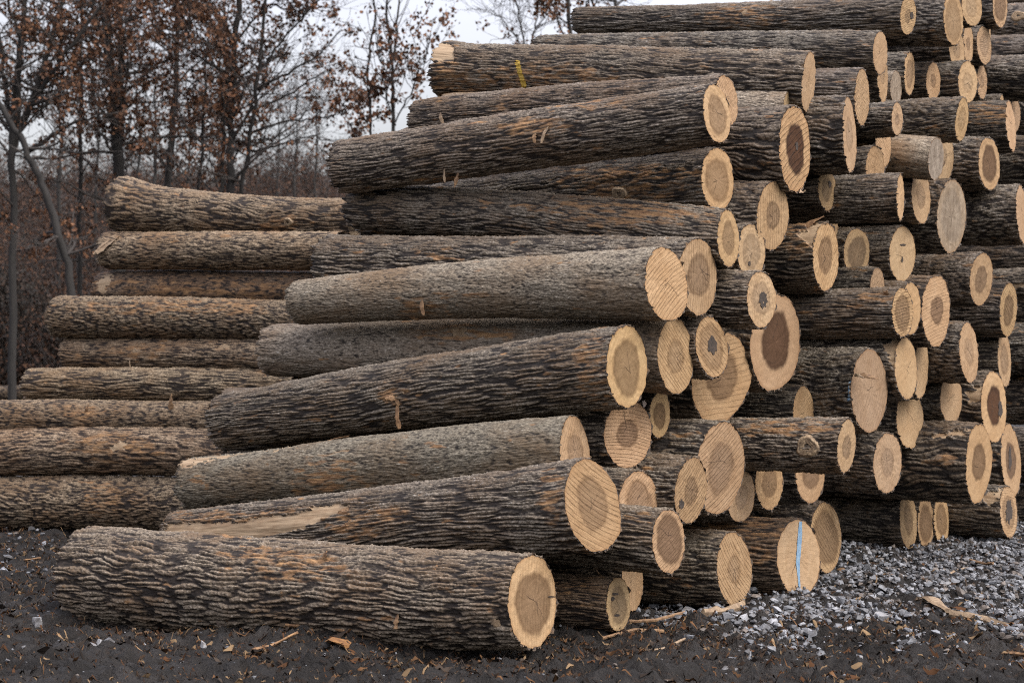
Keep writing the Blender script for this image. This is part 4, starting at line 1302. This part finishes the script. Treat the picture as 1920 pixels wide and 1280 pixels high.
for i, a in enumerate([
        ('wood_slab', [(1318, 1160), (1360, 1150), (1414, 1134)], 34, M_SPLPALE, "grey brown slab of split wood leaning beside the bold saw striped log's foot", 'wood scrap', .03, .015),
        ('stick', [(1780, 1172), (1850, 1176), (1935, 1186)], 30, M_SPLPALE, "pale stripped stick on the gravel, running out of the picture", 'stick', .025, .01),
        ('stick', [(1772, 1082), (1790, 1076), (1812, 1066)], 12, M_SPLPALE, "short pale stick slanting across the gravel", 'stick', .008, .03),
        ('wood_scrap', [(1722, 1134), (1745, 1146), (1778, 1156)], 50, M_SPLPALE, "splintered pale wood scrap lying in the gravel", 'wood scrap', .014, .015),
        ('bark_strip', [(472, 1208), (510, 1203), (558, 1197)], 20, M_TORN, "long orange bark strip on the mud before the lowest nearest log", 'bark strip', .008, .012),
        ('bark_strip', [(535, 1190), (600, 1191), (650, 1200)], 12, M_TORN, "thin brown bark strip right under the lowest nearest log", 'bark strip', .008, .012),
        ('bark_scrap', [(614, 1206), (632, 1212), (650, 1220)], 62, plain_material("orange_bark", (.10, .04, .011), (.24, .115, .032), 30, .8, .5), "bright orange curled bark scrap before the lowest nearest log", 'bark scrap', .012, .02),
        ('bark_strip', [(232, 1168), (252, 1172), (278, 1179)], 14, M_TORN, "short rusty bark strip beside the far end of the lowest nearest log", 'bark strip', .008, .012),
        ('bark_strip', [(252, 1212), (290, 1210), (325, 1206)], 12, M_SPLINT, "thin rusty strip just past the pale jagged stone", 'bark strip', .006, .010),
        ('wood_strip', [(1212, 1212), (1245, 1207), (1284, 1199)], 22, M_SPLPALE, "tan wood strip on the mud between the speckled small log and the gravel", 'wood scrap', .008, .012),
        ('twig', [(1130, 1194), (1190, 1184), (1245, 1172)], 10, M_SPLINT, "long brown twig lying past the speckled small log's face", 'twig', .010, .012),
        ('twig', [(1180, 1164), (1230, 1163), (1285, 1155)], 9, M_SPLINT, "thin twig on the stones behind the long brown twig", 'twig', .010, .015),
        ('bark_strip', [(28, 1056), (50, 1058), (76, 1056)], 18, M_TORN, "orange bark strip on the dark ground below the tan stack", 'bark strip', .008, .012),
        ('bark_scrap', [(1560, 1035), (1578, 1062), (1592, 1066)], 26, M_SPLINT, "rusty bark scrap at the gravel's edge by the wide hearted slanting saw line log", 'bark scrap', .008, .01),
        ('bark_scrap', [(1625, 1070), (1650, 1074), (1672, 1079)], 40, M_SPLINT, "dark brown bark slab lying flat on the gravel", 'bark scrap', .010, .015),
        ('bark_strip', [(1810, 1052), (1850, 1066), (1862, 1068)], 22, M_SPLINT, "dark red brown bark strip on the far gravel", 'bark strip', .010, .015),
        ('bark_scrap', [(1882, 1214), (1900, 1224), (1925, 1230)], 26, M_TORN, "tan curled bark scrap in the picture's lower corner", 'bark scrap', .010, .02)]):
    ground_piece(a[0], a[1], a[2], a[3], a[4], a[5], 700 + i, a[6], a[7])


# ------------------------------------------------------------------ trees beyond the yard
def leaf_material(name, cols):
    m, nt, bs = new_mat(name)
    b = NB(nt)
    c = b.attr('lc', 'Color')
    nt.links.new(c, bs.inputs['Base Color'])
    bs.inputs['Roughness'].default_value = .7
    bs.inputs['Specular IOR Level'].default_value = .25
    return m


M_LEAF = leaf_material("dry_leaf", None)
M_TBARK = plain_material("tree_bark", (.007, .006, .005), (.018, .0155, .013), 9, .9, .6, (1, 1, .25))
M_TWIG = plain_material("twig_bark", (.020, .0165, .014), (.040, .033, .028), 9, .9, 0)
LEAFCOL = np.array([(.088, .038, .018), (.055, .025, .012), (.128, .060, .028), (.033, .016, .009), (.100, .046, .022)])


class Tubes:
    def __init__(self): self.v, self.f, self.n = [], [], 0

    def add(self, pts, rad, sides):
        pts = np.asarray(pts, float)
        T = np.gradient(pts, axis=0)
        T /= np.linalg.norm(T, axis=1)[:, None] + 1e-9
        ref = np.array([0.31, .9, .3])
        A = np.cross(T, ref)
        A /= np.linalg.norm(A, axis=1)[:, None] + 1e-9
        B = np.cross(T, A)
        an = np.linspace(0, 2 * math.pi, sides, endpoint=False)
        ring = (A[:, None] * np.cos(an)[None, :, None] + B[:, None] * np.sin(an)[None, :, None]) * np.asarray(rad)[:, None, None] + pts[:, None]
        m = len(pts)
        i = np.arange(m - 1)[:, None]
        j = np.arange(sides)[None]
        q = np.stack([i * sides + j, i * sides + (j + 1) % sides, (i + 1) * sides + (j + 1) % sides, (i + 1) * sides + j], -1).reshape(-1, 4)
        self.v.append(ring.reshape(-1, 3))
        self.f.append(q + self.n)
        self.n += m * sides

    def build(self, name, mat, parent):
        if not self.v: return None
        return mesh_obj(name, np.concatenate(self.v), np.concatenate(self.f), mat, parent)


def leaves_mesh(pts, size, seed, cols=LEAFCOL, droop=.6):
    r = np.random.default_rng(seed)
    n = len(pts)
    d = r.normal(0, 1, (n, 3))
    d[:, 2] -= droop * 1.5
    d /= np.linalg.norm(d, axis=1)[:, None]
    s = np.cross(d, r.normal(0, 1, (n, 3)))
    s /= np.linalg.norm(s, axis=1)[:, None] + 1e-9
    nn = np.cross(d, s)
    L = size * r.uniform(.65, 1.35, n)[:, None]
    W = L * r.uniform(.28, .5, n)[:, None]
    v = np.stack([pts, pts + d * L * .5 + s * W + nn * W * .5, pts + d * L + nn * L * r.uniform(-.3, .3, (n, 1)), pts + d * L * .5 - s * W + nn * W * .5], 1)
    f = np.arange(n * 4).reshape(-1, 4)
    c = cols[r.integers(0, len(cols), n)] * r.uniform(.7, 1.3, (n, 1))
    return v.reshape(-1, 3), f, np.repeat(np.concatenate([c, np.ones((n, 1))], 1), 4, 0)


def wander(p, d, L, r, steps, bend, lift):
    pts = [p]
    d = d / np.linalg.norm(d)
    for i in range(steps):
        d = d + r.normal(0, bend, 3) + np.array([0, 0, lift])
        d /= np.linalg.norm(d)
        pts.append(pts[-1] + d * L / steps)
    return np.array(pts), d


def make_tree(label, Z, stems, n_branch, leafy, seed, blen=(1.2, 3.2), fine=1.0, manual=(), ymax=None, group='trees beyond the log yard', leaf=.078, name='tree', cat='tree', lift=.05):
    """stems: survey lines (x, y, width) from the foot upwards, carried at depth Z"""
    r = np.random.default_rng(seed)
    foot = at_depth(stems[0][0][0], stems[0][0][1], Z)
    gz = float(hill_z(foot[0], foot[1]))
    root = empty(name, (foot[0], foot[1], gz), label, cat, group)
    trunk, br = Tubes(), Tubes()
    tw = []
    for si, st in enumerate(stems):
        zo = r.uniform(-.8, .8) if si else 0
        P = [at_depth(x, y, Z + (zo * min(1, i / 2))) for i, (x, y, w) in enumerate(st)]
        Rr = [w / 2 * Z / FOC for x, y, w in st]
        if si == 0:
            P.insert(0, np.array([P[0][0], P[0][1], gz - .2]))
            Rr.insert(0, Rr[0] * 1.25)
        P, Rr = np.array(P), np.array(Rr)
        t = np.linspace(0, len(P) - 1, 4 * len(P))
        PP = np.stack([np.interp(t, np.arange(len(P)), P[:, k]) for k in range(3)], 1)
        PP[1:-1] += r.normal(0, .02, (len(PP) - 2, 3))
        RR = np.interp(t, np.arange(len(P)), Rr)
        trunk.add(PP, RR, 9)
        nb = n_branch if si == 0 else int(n_branch * .6)
        lo = .12 if si == 0 else .05
        for k in range(nb):
            q = r.uniform(lo, .98) * (len(PP) - 1)
            p = np.array([np.interp(q, np.arange(len(PP)), PP[:, c]) for c in range(3)])
            r0 = min(np.interp(q, np.arange(len(PP)), RR) * .55, .045) * r.uniform(.5, 1)
            az = r.uniform(0, 2 * math.pi)
            el = r.uniform(.0, .75)
            d = np.array([math.cos(az) * math.cos(el), math.sin(az) * math.cos(el), math.sin(el)])
            tw.append((p, d, r.uniform(*blen), r0))
    for ln in manual:
        P = np.array([at_depth(x, y, Z - .4 * i) for i, (x, y, w) in enumerate(ln)])
        Rr = [w / 2 * Z / FOC for x, y, w in ln]
        t = np.linspace(0, len(P) - 1, 5 * len(P))
        PP = np.stack([np.interp(t, np.arange(len(P)), P[:, k]) for k in range(3)], 1) + r.normal(0, .02, (len(t), 3))
        br.add(PP, np.interp(t, np.arange(len(P)), Rr), 5)
        for k in range(int(len(PP) * .8)):
            i = r.integers(2, len(PP) - 1)
            d = PP[i] - PP[i - 1]
            d = d / np.linalg.norm(d) + r.normal(0, .5, 3)
            tw.append((PP[i], d, r.uniform(.5, 1.4), .007))
    tips = []
    for (p, d, L, r0) in tw:
        pts, dd = wander(p, d, L, r, 7, .16, lift)
        br.add(pts, np.linspace(r0, max(.004, r0 * .2), len(pts)), 5)
        ns = max(1, int(L * 2.6 * fine))
        for k in range(ns):
            i = r.integers(1, len(pts))
            d2 = (pts[i] - pts[i - 1]) / (L / 7) + r.normal(0, .65, 3)
            p2, _ = wander(pts[i], d2, L * r.uniform(.2, .45), r, 4, .22, lift * .8)
            br.add(p2, np.linspace(max(.005, r0 * .3), .0025, len(p2)), 3)
            tips += list(p2[1:])
            for m in range(int(2 * fine)):
                j = r.integers(1, len(p2))
                p3, _ = wander(p2[j], (p2[j] - p2[j - 1]) + r.normal(0, .12, 3), L * r.uniform(.08, .2), r, 3, .25, lift * .5)
                br.add(p3, np.linspace(.0035, .002, len(p3)), 3)
                tips += list(p3[1:])
    trunk.build('trunk', M_TBARK, root)
    bv, bfc = np.concatenate(br.v), np.concatenate(br.f)
    if leafy > 0 and tips:
        tips = np.array(tips)
        patch = sample(GN[1], tips[:, 0] / 9 + seed * .13, tips[:, 2] / 7 + tips[:, 1] / 11)
        k = r.random(len(tips)) < min(1, leafy * 1.25) * smooth(-.9, .8, patch)
        b = tips[k]
        if ymax is not None:
            b = b[(HORIZON - FOC * (b[:, 2] - EYE) / b[:, 1]) > ymax]
        b = np.repeat(b, r.integers(3, 9, len(b)), 0)
        b = b + r.normal(0, .055, b.shape)
        v, f, c = leaves_mesh(b, leaf, seed + 5)
        fa = np.concatenate([bfc, f + len(bv)])
        mesh_obj('crown', np.concatenate([bv, v]), fa, None, root, {'lc': np.concatenate([np.tile([[.05, .04, .03, 1.0]], (len(bv), 1)), c])},
                 mats=[M_TWIG, M_LEAF], midx=np.concatenate([np.zeros(len(bfc), int), np.ones(len(f), int)]))
    else:
        mesh_obj('crown', bv, bfc, M_TWIG, root)
    return root


make_tree("oak with two dark trunks close together, holding rusty leaves, rising behind the flared butt log", 46, [[(224, 345, 22), (217, 200, 20), (204, 100, 16), (195, -40, 12), (190, -160, 8)], [(226, 262, 13), (227, 150, 12), (226, 40, 10), (222, -80, 8)], [(206, 115, 10), (182, 45, 9), (165, -30, 7), (150, -100, 5)]], 46, .50, 1,
          manual=[[(214, 130, 9), (170, 70, 7), (120, 20, 5), (70, -10, 4)], [(222, 300, 6), (180, 240, 5), (140, 225, 3)]])
make_tree("slender straight oak with rusty leaves and a fork high up, standing between stouter trunks", 50, [[(314, 352, 14), (325, 230, 12), (332, 110, 10), (336, -30, 8), (338, -140, 6)], [(338, 85, 7), (356, 40, 6), (378, -40, 5)]], 34, .50, 2,
          manual=[[(330, 190, 4), (370, 210, 4), (405, 205, 3)], [(328, 215, 4), (380, 245, 3), (410, 290, 3)]])
make_tree("very thin pale stemmed young tree between the slender oak and the bushiest oak", 47, [[(372, 360, 6), (380, 250, 6), (391, 90, 4), (396, -20, 3)]], 12, .25, 3, blen=(.6, 1.4))
make_tree("bushiest oak of three dark stems, thick with red brown leaves, bare limbs reaching skyward", 45, [[(431, 365, 15), (432, 250, 13), (437, 130, 12), (449, -30, 10), (455, -140, 7)], [(416, 360, 8), (418, 230, 8), (424, 120, 6), (420, 20, 4)], [(452, 365, 8), (466, 270, 8), (480, 170, 7), (503, -30, 6)]], 44, .62, 4,
          manual=[[(462, 285, 5), (520, 272, 4), (580, 255, 3), (645, 268, 2)], [(470, 250, 6), (535, 228, 4), (600, 222, 3), (650, 205, 2)], [(482, 170, 6), (540, 135, 5), (590, 110, 3), (640, 60, 2)], [(490, 130, 5), (545, 60, 4), (590, 10, 3), (620, -30, 2)], [(470, 210, 5), (540, 180, 4), (610, 130, 3)], [(500, 10, 5), (560, 20, 3), (615, 12, 2)]])
make_tree("wide spreading many limbed tree at the picture's edge, limbs fanning upward", 44, [[(24, 330, 13), (22, 260, 15), (38, 120, 13), (48, 0, 10), (52, -90, 7)], [(24, 270, 14), (62, 180, 12), (92, 90, 9), (128, -30, 7)], [(40, 230, 12), (90, 150, 9), (130, 90, 7), (190, 10, 5)], [(22, 250, 10), (8, 150, 8), (-8, 20, 6)], [(30, 235, 10), (40, 90, 7), (10, -20, 5)]], 30, .40, 5,
          manual=[[(50, 290, 9), (110, 245, 8), (150, 225, 5), (195, 215, 3)], [(78, 150, 7), (130, 130, 5), (170, 110, 4)]])
make_tree("dark crooked tree leaning steeply across the thicket", 40, [[(134, 530, 15), (112, 440, 15), (88, 370, 14), (62, 310, 13), (36, 255, 12), (0, 195, 11), (-50, 120, 9)]], 18, .30, 6, blen=(.7, 2.0),
          manual=[[(112, 440, 7), (80, 455, 5), (50, 465, 4)]])
make_tree("thin upright tree between the spreading tree and the two trunked oak", 48, [[(150, 520, 9), (152, 300, 8), (153, 150, 7), (155, -30, 6)]], 30, .55, 7, blen=(.7, 2.0))
make_tree("leafy sapling with a thin wavy stem, alone against the sky", 38, [[(698, 300, 5), (694, 200, 5), (691, 150, 5), (697, 60, 4), (703, -40, 3)]], 26, .50, 8, blen=(.3, .9), leaf=.085, lift=.10)
make_tree("nearly bare sapling with twin stems beside the leafy sapling", 38, [[(739, 300, 7), (737, 200, 7), (736, 120, 6), (729, 60, 5), (721, -40, 4)], [(738, 110, 5), (745, 40, 4), (748, -40, 3)]], 12, .22, 9, blen=(.3, 1.1), leaf=.08, lift=.16,
          manual=[[(740, 230, 3), (770, 175, 3), (792, 125, 2), (802, 88, 1.4)], [(738, 235, 3), (722, 170, 2.5), (716, 110, 2)]])
make_tree("dark leafy tree rising behind the topmost log's far end", 42, [[(1068, 200, 8), (1067, 60, 8), (1064, -60, 7)]], 26, .35, 10, blen=(.6, 1.6),
          manual=[[(1058, 62, 4), (1035, 22, 4), (990, -14, 3)], [(1068, 40, 4), (1100, 5, 3), (1150, -20, 3)]])
make_tree("bare fine twigged shrub seen between the yellow marked log and the dark leafy tree", 46, [[(1000, 200, 5), (985, 95, 4), (972, 30, 3), (962, -40, 2)], [(990, 110, 4), (1005, 50, 3), (1012, -20, 2)], [(980, 90, 3), (945, 40, 2), (920, 20, 1.5)]], 26, .0, 11, blen=(.5, 1.3), fine=1.6, lift=.12, name='shrub', cat='shrub')
make_tree("bare tree whose crown edge shows over the topmost log", 50, [[(1150, 200, 8), (1152, 40, 7), (1160, -60, 6)], [(1152, 90, 6), (1112, 10, 5), (1095, -50, 4)]], 26, .22, 12, blen=(.8, 2.0))
for i, (x, Z, w) in enumerate([(258, 70, 6), (288, 66, 7), (352, 72, 5), (408, 68, 5), (520, 80, 4), (552, 76, 4), (110, 68, 7), (180, 74, 6), (590, 82, 4)]):
    make_tree(["grey bare tree far up the slope just past the two trunked oak", "grey bare tree far up the slope before the slender oak", "thin grey tree far behind the slender oak",
               "thin grey tree far behind the pale stemmed young tree", "far bare tree under the bushiest oak's bare limbs", "faint far tree above the tan stack's hidden end",
               "grey tree far behind the crooked leaning tree", "grey tree far behind the thin upright tree", "smallest far tree next to the long rising log's far end"][i], Z,
              [[(x, 345, w), (x + 5, 260, w * .75), (x - 4 + (i * 7) % 13, 170, w * .5), (x + 8 - (i * 5) % 17, 70 if x < 500 else 215, w * .22)], [(x + 4, 275, w * .5), (x + 14 - (i % 2) * 24, 190, w * .35), (x + 20 - (i % 2) * 42, 110 if x < 500 else 225, w * .15)]], 30, .18 if x < 500 else .08, 40 + i, blen=(1.0, 2.6), fine=.8)


# brushy undergrowth on the slope: low shrubs in one mass
def undergrowth():
    r = np.random.default_rng(77)
    tb = Tubes()
    pts, dark = [], []
    for k in range(1700):
        y = 53 + 47 * r.random() ** 1.2
        px = r.uniform(-120, 760)
        x = (px - 960) / FOC * y
        g = max(0.0, float(hill_z(x, y))) if y > HILL0 - 2 else 0.0
        H = r.uniform(.6, 2.0) * (1.35 if px < 230 else 1.25)
        for s in range(4):
            d = np.array([r.normal(0, .45), r.normal(0, .45), 1.0])
            p, _ = wander(np.array([x, y, g - .05]), d, H, r, 5, .2, .02)
            tb.add(p, np.linspace(.012, .004, len(p)), 3)
            for m in range(3):
                i = r.integers(1, len(p))
                q, _ = wander(p[i], (p[i] - p[i - 1]) / H * 4 + r.normal(0, .6, 3), H * .35, r, 3, .3, 0)
                tb.add(q, np.linspace(.005, .003, len(q)), 3)
                if r.random() < .9: pts += list(q[1:] + r.normal(0, .05, (len(q) - 1, 3)))
    o = tb.build('brush', M_TWIG, None)
    tag(o, 'tangle of bare brown brush stems covering the slope', 'brush', kind='stuff')
    pts = np.repeat(np.array(pts), 3, 0)
    pts = pts + r.normal(0, .08, pts.shape)
    v, f, c = leaves_mesh(pts, .085, 78)
    c[:, :3] *= .5
    tag(mesh_obj('dead_leaves', v, f, M_LEAF, None, {'lc': c}), 'dull brown dead leaves clinging to the brush on the slope', 'dead leaves', kind='stuff')
    # dark tangled thicket low at the edge
    pts = []
    for k in range(150):
        y = r.uniform(54, 60)
        px = r.uniform(-80, 330)
        top = np.interp(px, [-80, 60, 140, 230, 330], [470, 500, 600, 690, 720])
        hz = EYE + (HORIZON - top) / FOC * y * r.uniform(.3, 1.0)
        x = (px - 960) / FOC * y
        hmax = max(.5, hz + r.uniform(-.4, .2))
        n = 330
        q = r.normal(0, 1, (n, 3)) * [.6, .5, 1]
        q[:, 2] = r.uniform(0, 1, n) ** .8 * hmax
        q[:, :2] *= (1.25 - q[:, 2:3] / hmax * .8)
        pts.append(q + [x, y, .0])
    v, f, c = leaves_mesh(np.concatenate(pts), .085, 79, np.array([(.014, .011, .0075), (.022, .0155, .0105), (.009, .0075, .0055), (.034, .020, .012)]), .4)
    tag(mesh_obj('thicket', v, f, M_LEAF, None, {'lc': c}), 'dark tangled thicket at the foot of the slope past the tan stack', 'thicket', kind='stuff')


undergrowth()


# far wood: a dim band of conifers and bare crowns beyond the slope
def far_wood():
    r = np.random.default_rng(91)
    pts = []
    for k in range(150):
        y = r.uniform(150, 200)
        px = r.uniform(-100, 1250)
        x = (px - 960) / FOC * y
        top = np.interp(px, [0, 300, 560, 640, 700, 1250], [338, 334, 326, 318, 330, 300]) + r.uniform(-4, 16)
        hz = EYE + (HORIZON - top) / FOC * y
        n = 260
        t = r.random(n)
        R = 2.3 * (1 - t) ** .8 + .15
        a = r.uniform(0, 6.28, n)
        pts.append(np.stack([x + np.cos(a) * R * r.random(n) ** .5, y + np.sin(a) * R, 5 + t * max(3, hz - 5)], 1))
    v, f, c = leaves_mesh(np.concatenate(pts), .75, 92, np.array([(.030, .036, .034), (.040, .043, .040), (.055, .048, .042)]), .3)
    tag(mesh_obj('far_wood', v, f, M_LEAF, None, {'lc': c}), 'dim far wood on the skyline beyond the slope', 'far wood', kind='stuff')


far_wood()

# bleached chunk by the distant log
_p = on_ground(6, 747)
_z = _p[1]
tag(ribbon('wood_chunk', [_p + np.array([-.30, 0, .28]), _p + np.array([-.05, -.1, .20]), _p + np.array([.12, -.1, .06])], [.12, .26, .2], .09, M_SPLPALE, None, (0, -1, .2), 5, .2),
    'bleached broken wood chunk lying against the distant log', 'wood chunk')
